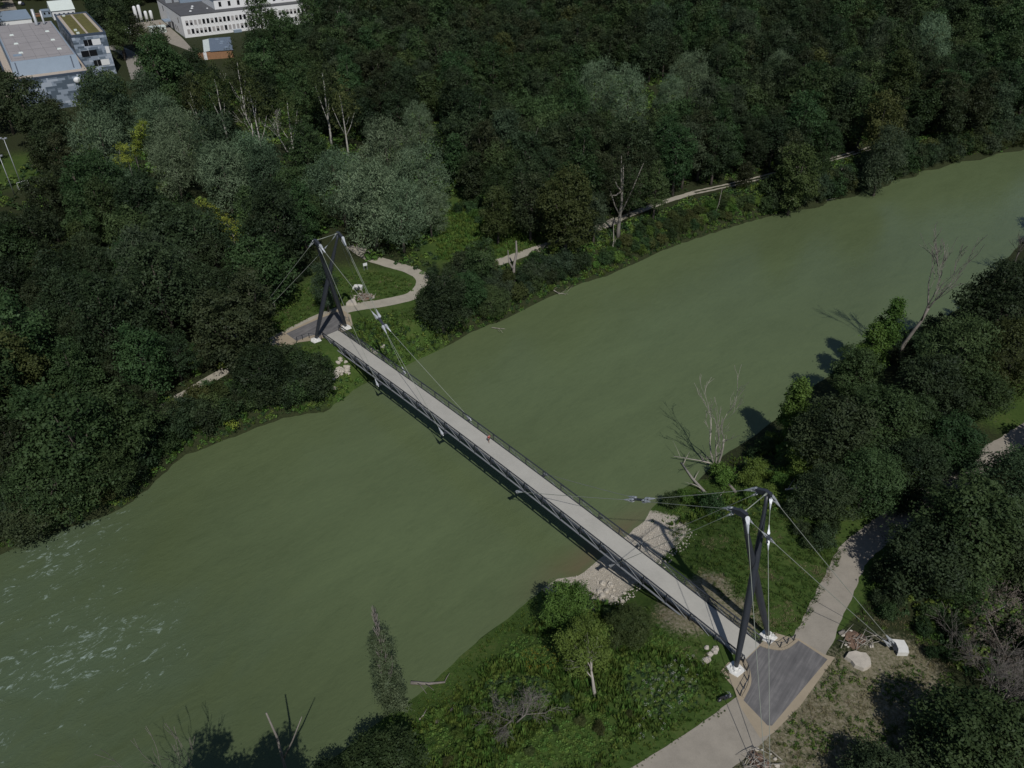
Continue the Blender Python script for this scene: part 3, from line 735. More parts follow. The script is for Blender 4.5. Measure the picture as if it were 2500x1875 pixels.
mb.build('roof_seam', M['roof_dark'], hall)
for (x, y, hh, r_) in ((625, 430, 6.2, .62), (752, 415, 5.4, .4)):
    c = gp(x, y, 16.2); mb = MB(); mb.tube([(c[0], c[1], 16.3), (c[0], c[1], 16.9), (c[0], c[1], 16.3 + hh)], [r_ * 1.25, r_, r_], 12)
    mb.build('flue', M['galv'], hall, True, True)
mb = MB(); mb.box(hx0 + 2.2, hx0 + 5, hy0 + 9, hy0 + 11.5, 16.3, 16.6); mb.build('roof_hatch', M['zinc'], hall)
# round white canopy dome on the facade
c = gp(1300, 1350, 9.0); mb = MB(); mb.sphere((c[0], -0.2, 9.0), 1.3, 12, 8, (1, .7, .9)); mb.build('round_fan_cowl', M['white_paint'], gb, True)
# planted-roof wing
tx0, tx1 = T0[0], T1[0]; ty0 = yT; ty1 = (T2[1] + T3[1]) / 2
mb = MB(); mb.box(tx0, tx1, ty0, ty1, 0, 15.9); tw = mb.build('wing', M['clad'], gb)
mb = MB()
for a in ((tx0 - .1, tx1 + .1, ty0 - .1, ty0 + .35), (tx0 - .1, tx1 + .1, ty1 - .35, ty1 + .1), (tx0 - .1, tx0 + .4, ty0 + .353, ty1 - .353), (tx1 - .4, tx1 + .1, ty0 + .353, ty1 - .353)): mb.box(*a, 15.6, 16.5)
mb.build('wing_parapet', M['trim'], tw)
mb = MB(); mb.box(tx0 + .4, tx1 - .4, ty0 + .35, ty1 - .35, 15.903, 16.0); mb.build('wing_gravel', M['gravel_roof'], tw)
wmid = tx0 + (tx1 - tx0) * .5
for a in ((tx0 + 1.9, wmid - .4, ty0 + 1.2, ty1 - 1.6), (wmid + .5, tx1 - 1.6, ty0 + 1.0, ty1 - 1.4)):
    mb = MB(); mb.box(*a, 16.0, 16.12); mb.build('sedum_bed', M['sedum'], tw)
for yy in (ty0 + 3.0, ty0 + 9.5, ty1 - 4.5):
    mb = MB(); mb.box(tx0 + 2.6, tx0 + 3.7, yy, yy + 1.1, 16.12, 16.7); mb.build('roof_light', M['mint'], tw)
def front_rect(x0, x1, z0, z1, y, name, mat, parent, d=0.06):
    mb = MB(); mb.box(x0, x1, y - d, y, z0, z1); return mb.build(name, mat, parent)
twd = tx1 - tx0
for (f0, f1, g0, g1, z) in ((.30, .54, .54, .79, 11.9), (.14, .60, 0, 0, 7.9), (.42, .63, .63, .88, 3.9)):
    w = front_rect(tx0 + twd * f0, tx0 + twd * f1, z, z + 2.3, ty0 - .003, 'window', M['glass'], gb)
    front_rect(tx0 + twd * (f0 + f1) / 2 - .06, tx0 + twd * (f0 + f1) / 2 + .06, z, z + 2.3, ty0 - .07, 'mullion', M['galv'], w, .05)
    if g1: front_rect(tx0 + twd * g0 + .05, tx0 + twd * g1, z, z + 2.25, ty0 - .003, 'shutter', M['white_paint'], gb, .1)
front_rect(tx1 - 1.7, tx1 - .25, 8.3, 10.9, ty0 - .003, 'shutter', M['white_paint'], gb, .1)
for fx in (-7.0, -17.5): front_rect(fx, fx + 2.0, 1.0, 3.6, -.003, 'window', M['glass'], gb)

# --- white office building
WL = pa(972, 268, 10.0, 300); WR = at(763 / S, 4 / S, 10.0); wa = math.atan2(WR.y - WL.y, WR.x - WL.x)
wb = empty('office_building', (WL.x, WL.y, 0), wa); tag(wb, 'long white two storey office building with rows of windows and dark flat roof', 'building')
WLEN = (WR - WL).length + 14; WD = 50.0
ux, uy = Vector((math.cos(wa), math.sin(wa), 0)), Vector((-math.sin(wa), math.cos(wa), 0))
def wlp(p): v = Vector((p.x - WL.x, p.y - WL.y, 0)); return v.dot(ux), v.dot(uy)
mb = MB(); mb.box(0, WLEN, 0, WD, 0, 9.8); mb.build('wall', M['plaster'], wb)
mb = MB(); mb.box(0.25, WLEN - .25, 0.25, WD - .25, 9.803, 9.9); mb.build('roof', M['roof_dark'], wb)
mb = MB()
for a in ((-.05, WLEN + .05, -.05, .22), (-.05, .22, .223, WD)): mb.box(*a, 9.7, 10.05)
mb.build('roof_edge', M['roof_dark'], wb)
s0 = wlp(pa(1540, 150, 10, 300)); s1 = wlp(pa(2212, 100, 10, 300)); sy = (s0[1] + s1[1]) / 2; sx = s0[0]
mb = MB(); mb.box(sx, WLEN - 3, sy, sy + 24, 9.903, 14.2); up_ = mb.build('upper_storey', M['plaster'], wb)
mb = MB(); mb.box(sx - .3, WLEN - 2.7, sy - .3, sy + 24.3, 14.203, 14.45); mb.build('upper_roof', M['roof_dark'], up_)
for i in range(11):
    x = sx + 2.2 + i * 4.6
    if x > WLEN - 6: break
    front_rect(x, x + 1.3, 11.0, 13.2, sy - .003, 'window', M['glass'], up_, .05)
pitch = 2.02; i = 0
while 1.6 + i * pitch < WLEN - 2:
    x = 1.6 + i * pitch
    for row, z in ((0, 1.5), (1, 5.4)):
        bl = random.Random(i * 7 + row).random()
        wnd = front_rect(x, x + 1.18, z, z + 2.25, -.003, 'window', M['glass'] if bl < .55 else M['blind'], wb, .03)
        if bl < .3: front_rect(x + .06, x + 1.12, z + 1.2, z + 2.2, -.035, 'blind', M['blind'], wnd, .02)
    i += 1
mb = MB()
for row, z in ((0, 1.5), (1, 5.4)):
    for j in range(i):
        x = 1.6 + j * pitch; mb.box(x + 1.2, x + 1.34, -.32, -.002, z - .1, z + 2.35)
mb.build('window_fin', M['plaster'], wb)
for (yy, z, hh) in ((7, 5.6, 2.4), (38, 6.2, 2.4), (12, 1.2, 2.2), (16, 1.2, 2.2)):
    mb = MB(); mb.box(-.05, -.003, yy, yy + 1.3, z, z + hh); mb.build('window', M['glass'], wb)
mb = MB(); mb.box(-3.2, -.06, 26, 32, 3.2, 3.7); mb.build('canopy', M['zinc'], wb)
mb = MB(); mb.box(-.06, -.003, 20, 25, 0.1, 3.9); mb.build('gate', M['roof_dark'], wb)
for (x, y, r_) in ((7, 9, .7), (9.5, 16, .7), (11, 21, .7), (16, 12, .5)):
    mb = MB(); mb.sphere((x, y, 9.9), r_, 10, 6, (1, 1, .6)); mb.build('dome_light', M['white_paint'], wb, True)
mb = MB(); mb.box(8, 19, 33, 39, 9.9, 12.2); mb.build('plant_room', M['zinc'], wb)
for k in range(2):
    mb = MB(); mb.box(1.5 + k * 4.2, 4.6 + k * 4.2, 36, 39.5, 10.0, 12.0); mb.build('cooling_unit', M['galv'], wb)
mb = MB(); mb.box(23.6, 27.4, -1.6, -.05, 0, 1.2); mb.build('entrance_steps', M['zinc'], wb)
# --- four storage tanks
for (x, y, hh, lab) in ((250, 380, 8.0, 'tall white storage tank farthest from the white office building'), (325, 370, 8.3, 'tall white storage tank next to the two short tanks'),
                        (415, 362, 5.2, 'short white storage tank next to the tall tanks'), (500, 352, 5.2, 'short white storage tank closest to the office building wall')):
    p = pa(x, y, 0, 300); t = empty('storage_tank', p); tag(t, lab, 'tank', 'white upright tanks beside the office building')
    mb = MB(); r_ = .82
    mb.tube([(0, 0, 1.0), (0, 0, 1.3), (0, 0, hh - .6), (0, 0, hh - .2), (0, 0, hh)], [r_ * .6, r_, r_, r_ * .75, .1], 14); mb.build('vessel', M['white_paint'], t, True)
    for a in range(3):
        mb = MB(); mb.bar((.6 * math.cos(a * 2.1), .6 * math.sin(a * 2.1), 0), (.6 * math.cos(a * 2.1), .6 * math.sin(a * 2.1), 1.4), .14, .14); mb.build('leg', M['galv'], t)
# --- low workshop with blue-grey roof and orange boarded wall
q = [pa(1150, 670, 3.6, 300), pa(1640, 610, 3.6, 300), pa(1840, 830, 3.6, 300), pa(1370, 865, 3.6, 300)]
c0 = q[3]; sa = math.atan2(q[2].y - q[3].y, q[2].x - q[3].x)
sh = empty('workshop', (c0.x, c0.y, 0), sa); tag(sh, 'low workshop with slate blue flat roof, white awning and orange boarded wall', 'shed')
wd = (q[2] - q[3]).length; vx = Vector((math.cos(sa), math.sin(sa), 0)); vy = Vector((-vx.y, vx.x, 0)); dp = (q[0] - q[3]).dot(vy)
mb = MB(); mb.box(3.2, wd, 0, dp, 0, 3.3); mb.box(-3.0, 3.197, 0, 1.0, -.3, 2.9); mb.build('wall', M['orange'], sh)
mb = MB(); mb.box(2.6, wd + .5, -.3, dp + .4, 3.303, 3.6); mb.build('roof', M['blue_roof'], sh)
mb = MB(); mb.hexa([(-.2, 1.1, 3.0), (2.55, 1.1, 3.35), (2.55, dp, 3.35), (-.2, dp, 3.0), (-.2, 1.1, 3.1), (2.55, 1.1, 3.5), (2.55, dp, 3.5), (-.2, dp, 3.1)]); mb.build('awning', M['mint'], sh)
for (x, y) in ((5.5, dp - 4), (7.5, dp - 9), (7.0, dp - 13), (9, 4)):
    mb = MB(); mb.box(x, x + 1.5, y, y + 1.0, 3.6, 3.85); mb.build('roof_light', M['zinc'], sh)
mb = MB(); mb.box(-.6, .8, -.12, -.003, -.3, 3.2); mb.build('door', M['white_paint'], sh)
# --- smaller buildings, vehicles and clutter in the yard
def box_building(name, corner_px, ox, zt, w, d, label, cat, wall, roof, rz=None, gable=False, z0=0):
    p = pa(*corner_px, zt, ox); o = empty(name, (p.x, p.y, z0), ang if rz is None else rz); tag(o, label, cat)
    mb = MB(); mb.box(0, w, 0, d, 0, zt); mb.build('wall', wall, o)
    mb = MB()
    if gable:
        mb.v += [(-.4, -.4, zt + .004), (w + .4, -.4, zt + .004), (w + .4, d + .4, zt + .004), (-.4, d + .4, zt + .004), (-.4, d / 2, zt + d * .3), (w + .4, d / 2, zt + d * .3)]
        mb.f += [[0, 1, 5, 4], [2, 3, 4, 5], [1, 2, 5], [3, 0, 4], [3, 2, 1, 0]]
    else: mb.box(-.25, w + .25, -.25, d + .25, zt + .003, zt + .3)
    mb.build('roof', roof, o); 
    n = max(2, int(w / 2.2))
    for i in range(n):
        x = (i + .5) * w / n; mb = MB(); mb.box(x - .45, x + .45, -.04, -.003, zt * .45, zt * .45 + 1.1); mb.build('window', M['glass'], o)
    return o
box_building('site_cabin', (870, 190), 0, 4.4, 11, 13, 'white cabin hall with pale green roof behind the planted roof wing', 'cabin', M['white_paint'], M['mint'], gable=True)
box_building('annex', (700, 195), 0, 3.0, 4.5, 5, 'small blue grey annex next to the white cabin hall', 'annex', M['zinc'], M['zinc'])
box_building('annex', (-320, 400), 0, 6.0, 22, 26, 'white annex with blue grey roof at the upper left picture corner', 'annex', M['white_paint'], M['zinc'])
box_building('site_cabin', (455, 480), 300, 2.6, 7.5, 4, 'flat mint coloured cabin below the white storage tanks', 'cabin', M['mint'], M['mint'])
for (x, z_, lab) in ((1015, 2, 'white far house with hipped roof at the top edge, left of the pair'), (1105, 3, 'white far house at the top edge of the picture, right of the pair')):
    p = at(x, z_, 6); o = empty('house', (p.x, p.y, 0), .35); tag(o, lab, 'house', 'white houses beyond the wood')
    mb = MB(); mb.box(-8, 8, -6, 6, 0, 8); mb.build('wall', M['plaster'], o)
    mb = MB(); mb.prism([(-8.6, -6.6), (8.6, -6.6), (8.6, 6.6), (-8.6, 6.6)], 8.003, 11.5, [(-4, -.3), (4, -.3), (4, .3), (-4, .3)]); mb.build('roof', M['roof_grey'], o, fix=True)
    for i in range(5):
        for zz in (1.2, 4.6): mb = MB(); mb.box(-6.6 + i * 3, -5.4 + i * 3, -6.05, -6.003, zz, zz + 1.6); mb.build('window', M['glass'], o)
def car(px, ox, rz, paint, label, van=False):
    p = pa(*px, 0.8, ox); o = empty('parked_van' if van else 'parked_car', (p.x, p.y, 0.04), rz); tag(o, label, 'van' if van else 'car', 'vehicles parked around the buildings')
    mb = MB()
    if van: prof = [(-2.6, .35), (2.55, .35), (2.6, 1.0), (2.1, 1.25), (1.5, 2.2), (-2.55, 2.3)]
    else: prof = [(-2.15, .32), (2.15, .32), (2.2, .72), (1.1, .92), (.45, 1.42), (-1.2, 1.45), (-1.95, .98), (-2.2, .9)]
    n = len(prof); h = .88
    mb.v += [(x, -h * (1 if z < 1 else .82), z) for x, z in prof] + [(x, h * (1 if z < 1 else .82), z) for x, z in prof]
    mb.f += [list(range(n)), list(range(n, 2 * n))[::-1]] + [[i, n + i, n + (i + 1) % n, (i + 1) % n] for i in range(n)]
    mb.build('body', paint, o, fix=True)
    mb = MB()
    if van: mb.hexa([(2.12, -.7, 1.27), (2.12, .7, 1.27), (1.56, .66, 2.12), (1.56, -.66, 2.12), (2.16, -.7, 1.27), (2.16, .7, 1.27), (1.6, .66, 2.12), (1.6, -.66, 2.12)])
    else: mb.hexa([(1.08, -.74, .95), (1.08, .74, .95), (.5, .66, 1.4), (.5, -.66, 1.4), (1.12, -.74, .95), (1.12, .74, .95), (.54, .66, 1.4), (.54, -.66, 1.4)])
    mb.build('windscreen', M['glass'], o)
    wme = None
    for x in (-1.35, 1.35):
        for y in (-.82, .82):
            if wme is None: mb = MB(); mb.tube([(0, -.1, 0), (0, .1, 0)], .33, 12); wo = mb.build('wheel', M['tyre'], o); wme = wo
            else: wo = wme.copy(); COL.objects.link(wo)
            wo.location = (x, y, .33)
car((1725, 660), 300, .25, M['white_paint'], 'white car parked behind the low workshop')
car((385, 60), 0, 2.0, M['car_dark'], 'dark car parked in the yard road behind the grey clad building')
car((340, 45), 0, 2.0, M['white_paint'], 'white car parked just behind the dark car in the yard road')
car((195, 335), 0, 1.9, M['white_paint'], 'white van parked beside the white annex', True)
car((270, 320), 0, 1.9, M['car_dark'], 'dark van parked next to the white van', True)
car((25, 1430), 0, 1.6, M['car_dark'], 'black car parked at the left edge in front of the grey clad building')
car((10, 1320), 0, 1.6, M['car_dark'], 'second black car at the left edge, behind the first one')
car((90, 500), 300, .4, M['white_paint'], 'white car parked in the gravel yard left of the birch clump')
car((130, 560), 300, .4, M['white_paint'], 'white van parked in the gravel yard next to the white car', True)
p = pa(640, 240, 1.2); o = empty('skip_container', (p.x, p.y, .04), ang + .2); tag(o, 'orange skip container in the yard behind the grey clad building', 'container')
mb = MB(); mb.prism([(-2.2, -1), (2.2, -1), (2.2, 1), (-2.2, 1)], .1, 1.5, [(-2.8, -1.1), (2.8, -1.1), (2.8, 1.1), (-2.8, 1.1)]); mb.build('tub', M['orange'], o, fix=True)
mb = MB(); mb.box(-2.9, 2.9, -1.2, -1.08, 1.4, 1.6); mb.box(-2.9, 2.9, 1.08, 1.2, 1.4, 1.6); mb.build('rim', M['trim'], o)
p = pa(680, 520, 0, 300); o = empty('yard_gate_post', p); tag(o, 'orange yellow barrier board leaning by the office building corner', 'barrier')
mb = MB(); mb.bar((0, 0, .1), (-1.0, .5, 3.8), .9, .15, (1, 0, 0)); mb.build('board', M['orange'], o)
mb = MB(); mb.bar((.6, .4, 0), (-.2, .3, 2.2), .12, .12, (1, 0, 0)); mb.build('prop', M['galv'], o)
# sports field masts and goal
for (bx, by, hh, lab) in ((155, 1275, 14.7, 'tall floodlight mast beside the goal on the sports field'), (100, 1320, 11.5, 'floodlight mast nearer the left edge of the sports field')):
    p = at(.3617 * bx / S, .3617 * by / S, 0); o = empty('floodlight_mast', p); tag(o, lab, 'lamp mast', 'masts on the sports field')
    mb = MB(); mb.tube([(0, 0, 0), (0, 0, hh)], [.14, .07], 8); mb.build('pole', M['galv'], o, True)
    mb = MB(); mb.box(-.9, .9, -.12, .12, hh - .1, hh + .08)
    for x in (-.7, 0.7): mb.box(x - .3, x + .3, -.35, .1, hh + .083, hh + .4)
    mb.build('lamp_head', M['galv'], o)
p = at(.3617 * 165 / S, .3617 * 1270 / S, 0); o = empty('goal', p, .9); tag(o, 'small white football goal frame below the mast', 'goal')
mb = MB(); mb.tube([(-1.5, 0, 0), (-1.5, 0, 2), (1.5, 0, 2), (1.5, 0, 0)], .06, 6); mb.build('frame', M['white_paint'], o)
mb = MB(); mb.tube([(-1.5, 0, 2), (-1.5, 1.2, 0), (1.5, 1.2, 0), (1.5, 0, 2)], .035, 5); mb.build('stay', M['white_paint'], o)
# ------------------------------------------------------------------ foliage
def leaf_quads(C, N, size, aspect, rnd_, up=None):
    """rhombic leaf sprays: centres C, normals N; up = preferred long axis"""
    n = len(C); N = N / (np.linalg.norm(N, axis=1, keepdims=True) + 1e-9)
    a = rnd_.normal(size=(n, 3)) if up is None else up + rnd_.normal(size=(n, 3)) * 0.35
    U = a - N * (a * N).sum(1, keepdims=True); U /= (np.linalg.norm(U, axis=1, keepdims=True) + 1e-9)
    W = np.cross(N, U)
    s = size * rnd_.uniform(0.6, 1.35, (n, 1))
    V = np.stack([C - U * s * .5, C + W * s * aspect * .5 + U * s * .05, C + U * s * .5, C - W * s * aspect * .5 - U * s * .05], 1)
    return V.reshape(-1, 3)
def quads_to_mesh(name, V, tint, mat):
    F = np.arange(len(V)).reshape(-1, 4)
    return raw_mesh(name, V, F, mat, False, None, {'tint': np.clip(tint, 0, 1)})
def crown(name, seed, lobes, nleaf, size, aspect, mat, mode='broad', flat=1.0, loose=0.17):
    """lobes: (x,y,z,r). Leaves sit in the outer shell of every lobe, thinner underneath."""
    r_ = np.random.default_rng(seed); lobes = np.array(lobes, float)
    area = lobes[:, 3] ** 2; cnt = np.maximum(8, (nleaf * area / area.sum()).astype(int))
    Cs, Ns, Ts, Us = [], [], [], []
    mid = lobes[:, :3].mean(0)
    K = 7
    for i, (x, y, z, r) in enumerate(lobes):
        m = max(4, cnt[i] // K); d = r_.normal(size=(m * 2, 3)); d /= np.linalg.norm(d, axis=1, keepdims=True)
        keep = r_.random(m * 2) < np.clip(0.62 + 0.5 * d[:, 2], 0.12, 1); d = d[keep][:m]
        m = len(d)
        # second-order lumps on the lobe, then sprays of K leaves that share a direction and a tone
        k = r_.normal(size=(9, 3)); k /= np.linalg.norm(k, axis=1, keepdims=True)
        lump = (np.clip((d @ k.T).max(1), 0, 1) - 0.75) * 1.5
        rad = r * (0.86 + 0.42 * lump + loose * r_.normal(size=m) * 0.8 - 0.25 * r_.random(m) ** 3)
        P = np.array([x, y, z]) + d * rad[:, None] * np.array([1, 1, flat])
        ok = np.ones(m, bool)
        for j, (a, b, c, rr) in enumerate(lobes):
            if j != i: ok &= (((P - [a, b, c]) / [1, 1, flat]) ** 2).sum(1) > (0.72 * rr) ** 2
        P, d, lump = P[ok], d[ok], lump[ok]; m = len(P)
        sn = d + r_.normal(size=(m, 3)) * 0.5 + [0, 0, .25]; st = np.clip(0.3 + 0.35 * r_.random() + 0.17 * r_.normal(size=m) + lump * 0.5, 0, 1)
        P = np.repeat(P, K, 0) + r_.normal(size=(m * K, 3)) * size * np.array([.85, .85, .6])
        Cs.append(P); Ns.append(np.repeat(sn, K, 0) + r_.normal(size=(m * K, 3)) * 0.3); Ts.append(np.repeat(st, K) + r_.normal(size=m * K) * .07)
        Us.append(np.repeat(d, K, 0) * 0.8 + np.array([0, 0, 0.6 if mode == 'willow' else 0]))
    C = np.concatenate(Cs); N = np.concatenate(Ns); T = np.concatenate(Ts); U = np.concatenate(Us)
    return quads_to_mesh(name, leaf_quads(C, N, size, aspect, r_, U if mode == 'willow' else None), T, mat)
def broad_lobes(seed, h, w, n, bottom=0.28, top=1.0, peak=0.0):
    """lobes filling an egg-shaped crown of height h and width w (trunk at the origin)"""
    r_ = np.random.default_rng(seed); out = []
    cz = h * (bottom + top) / 2; hz = h * (top - bottom) / 2
    out.append((0, 0, cz + hz * .1, min(hz, w / 2) * .62))
    for i in range(n):
        t = (i + .5) / n; zz = 1 - 1.75 * t
        a = i * 2.39996 + r_.uniform(-.4, .4); rho = math.sqrt(max(0.02, 1 - min(1, abs(zz)) ** 2)) * r_.uniform(.5, 1.12)
        rr = w * r_.uniform(.115, .26) * (1 - .25 * max(0, zz))
        shrink = 1 - peak * max(0, zz)
        out.append((rho * shrink * (w / 2 - rr * .75) * math.cos(a), rho * shrink * (w / 2 - rr * .75) * math.sin(a), cz + zz * (hz - rr * .55) + r_.uniform(-.05, .05) * h, rr))
    return out
def trunk_mesh(name, seed, h, r0, lobes, mat, nb=6):
    r_ = random.Random(seed); mb = MB(); pts = [(0, 0, -0.6)]; x = y = 0
    n = 6
    for i in range(1, n + 1):
        x += r_.uniform(-.18, .18); y += r_.uniform(-.18, .18); pts.append((x, y, h * .8 * i / n))
    mb.tube(pts, [r0 * (1.25 if i == 0 else 1 - .8 * i / n) for i in range(n + 1)], 7)
    for k in range(nb):
        lx, ly, lz_, lr = lobes[r_.randrange(len(lobes))]; b = Vector(pts[2 + k % 3]); e = Vector((lx, ly, lz_))
        m = b.lerp(e, .5) + Vector((0, 0, -.4)); mb.tube([b, m, e], [r0 * .42, r0 * .28, r0 * .1], 5)
    return mb.mesh(name, mat, True)
PROTO = {}
def proto(key, seed, h, w, mat, nleaf=12000, size=.36, aspect=.6, n=17, bottom=.1, mode='broad', flat=1.0, peak=0.0, bark='bark', loose=.17, r0=None):
    lob = broad_lobes(seed, h, w, n, bottom, 1.0, peak)
    cm = crown('crown', seed, lob, nleaf, size, aspect, L[mat], mode, flat, loose)
    tm = trunk_mesh('trunk', seed, h, r0 or .022 * h, lob, M[bark])
    PROTO[key] = (cm, tm, h, w, lob); return PROTO[key]
# broadleaf kinds of the riverside wood
proto('dark_a', 11, 15, 9.5, 'dark', n=20); proto('dark_b', 12, 17, 9.0, 'dark', n=22, peak=.25); proto('dark_c', 13, 13, 10.5, 'dark', n=19)
proto('green_a', 21, 15, 9.5, 'green', n=20); proto('green_b', 22, 17, 8.2, 'green', n=20, peak=.35); proto('green_c', 23, 12, 9, 'green', n=16)
proto('brown_a', 31, 14, 9, 'brown', n=20); proto('brown_b', 32, 16, 8.5, 'brown', n=22, peak=.3)
proto('olive_a', 41, 14, 8.8, 'olive', n=18); proto('olive_b', 42, 16, 8, 'olive', n=18, peak=.3)
proto('grey_a', 51, 15, 9.5, 'grey', n=18, mode='willow', aspect=.3, size=.55, nleaf=10000); proto('grey_b', 52, 17, 8.2, 'grey', n=18, mode='willow', aspect=.3, size=.55, nleaf=10000)
proto('willow_a', 61, 15, 13, 'willow', nleaf=20000, size=.48, aspect=.26, n=26, mode='willow', bottom=.08); proto('willow_b', 62, 16, 12, 'willow', nleaf=20000, size=.48, aspect=.26, n=26, mode='willow', bottom=.1)
proto('hornbeam', 71, 19, 13, 'olive', nleaf=22000, size=.4, aspect=.7, n=34, bottom=.05)
proto('poplar', 72, 14, 4.2, 'bright', nleaf=9000, size=.32, n=20, bottom=.06, peak=.5)
proto('birch', 73, 15, 7.5, 'olive', nleaf=2600, size=.36, aspect=.5, n=20, bottom=.3, bark='birch', loose=.35, r0=.24)
proto('wispy', 74, 17, 10.5, 'brown', nleaf=5200, size=.3, aspect=.5, n=26, bottom=.3, bark='bark_grey', loose=.35)
proto('near_bright', 66, 12, 8.5, 'bright', nleaf=20000, size=.29, n=22, bottom=.1); proto('near_grey', 78, 13, 10, 'green', nleaf=22000, size=.36, aspect=.36, n=26, mode='willow', bottom=.1); proto('near_olive', 79, 12, 9, 'olive', nleaf=24000, size=.27, n=26, bottom=.1)
proto('bright_a', 75, 9, 7, 'bright', nleaf=6500, size=.42, n=16, bottom=.12); proto('near_dark', 76, 12, 9.5, 'dark', nleaf=24000, size=.29, n=26, bottom=.12); proto('near_green', 77, 12, 8.5, 'green', nleaf=22000, size=.29, n=24, bottom=.1)
proto('shrub_a', 81, 3.4, 4.4, 'green', nleaf=3600, size=.27, n=9, bottom=.0, bark='bark', r0=.06); proto('shrub_b', 82, 4.4, 5.0, 'dark', nleaf=4200, size=.27, n=10, bottom=.0, r0=.06)
proto('shrub_c', 83, 3.0, 4.2, 'bright', nleaf=3600, size=.27, n=9, bottom=.0, r0=.06); proto('shrub_d', 84, 3.8, 4.6, 'grey', nleaf=4200, size=.38, aspect=.3, n=9, bottom=.0, mode='willow', r0=.06)
proto('shrub_e', 85, 3.2, 4.0, 'olive', nleaf=3600, size=.27, n=9, bottom=.0, r0=.06)
NAME = {'dark': 'broadleaf_tree', 'green': 'broadleaf_tree', 'brown': 'broadleaf_tree', 'olive': 'broadleaf_tree', 'grey': 'grey_willow', 'willow': 'silver_willow', 'hornbeam': 'hornbeam', 'poplar': 'poplar',
        'birch': 'birch', 'wispy': 'ash_tree', 'bright': 'young_tree', 'near': 'broadleaf_tree', 'shrub': 'shrub'}
def plant(key, p, s=1.0, label='', cat='tree', group=None, rz=None, sz=None, name=None):
    cm, tm, h, w, lob = PROTO[key]
    o = empty(name or NAME[key.split('_')[0]], p, random.uniform(0, 6.28) if rz is None else rz); o.scale = (s, s, sz or s)
    tag(o, label, cat, group)
    link_mesh('crown', cm, o); link_mesh('trunk', tm, o); return o
def foot(u, v, hz):
    """ground point of something whose point hz metres up is seen at pixel u,v"""
    z = 0.0
    for _ in range(8):
        p = at(u, v, z + hz); z = .5 * z + .5 * lz(p.x, p.y)
    return Vector((p.x, p.y, lz(p.x, p.y)))
def plant_px(key, u, v, wpx, label, cat='tree', group=None, tall=1.0, name=None):
    """crown centre seen at pixel u,v, crown wpx view pixels wide"""
    cm, tm, h, w, lob = PROTO[key]; s = 1.0
    for _ in range(5):
        hz = h * s * tall * .62; p = foot(u, v, hz)
        dist = (Vector((p.x, p.y, p.z + hz)) - Vector((0, 0, CAM_H))).length
        s = wpx * S * dist / FPX / w
    return plant(key, p, s, label, cat, group, None, s * tall, name)
# ------------------------------------------------------------------ bare and dead trees
def bare_mesh(seed, h, spread=.55, r0=.2, levels=4, stems=1, kids=(3, 4), twig=.012, lean=(0, 0), mat='bark_pale', first=.35, up=.35):
    r_ = random.Random(seed); mb = MB()
    def grow(p, d, length, r, lev):
        n = 4 if lev < 2 else 3; pts = [p]; dd = d.copy()
        for i in range(n):
            dd = (dd + Vector((r_.uniform(-1, 1), r_.uniform(-1, 1), r_.uniform(-.4, 1) * up)) * .22).normalized(); pts.append(pts[-1] + dd * length / n)
        r1 = max(twig, r * (.42 if lev else .5))
        mb.tube(pts, [r + (r1 - r) * i / n for i in range(n + 1)], 6 if lev == 0 else (5 if lev == 1 else 3), cap=lev < 2)
        if lev >= levels: return
        for k in range(r_.randint(*kids)):
            t = r_.uniform(first if lev == 0 else .25, 1.0) if k else 1.0
            q = pts[min(n, int(t * n + .5))]; a = r_.uniform(0, 6.28); u, v = frame_of(dd)
            nd = (dd + (u * math.cos(a) + v * math.sin(a)) * r_.uniform(.5, 1.25) * spread * (0.6 if k == 0 else 1.3)).normalized()
            grow(q, nd, length * r_.uniform(.5, .78), max(twig, r1 * r_.uniform(.6, .95)), lev + 1)
    for i in range(stems):
        a = i * 6.28 / max(1, stems) + r_.uniform(-.4, .4); t = 0 if stems == 1 else .32
        d = Vector((lean[0] + t * math.cos(a), lean[1] + t * math.sin(a), 1)).normalized()
        grow(Vector((.1 * i, 0, -.3)), d, h * .42 * r_.uniform(.85, 1.1), r0 * (1 if i == 0 else .8), 0)
    return mb.mesh('dead_tree', M[mat], True)
def bare(u, v, h, label, seed, name='bare_tree', cat='dead tree', group=None, **kw):
    p = ground(u, v); o = link_mesh(name, bare_mesh(seed, h, **kw)); o.location = p; tag(o, label, cat, group); return o
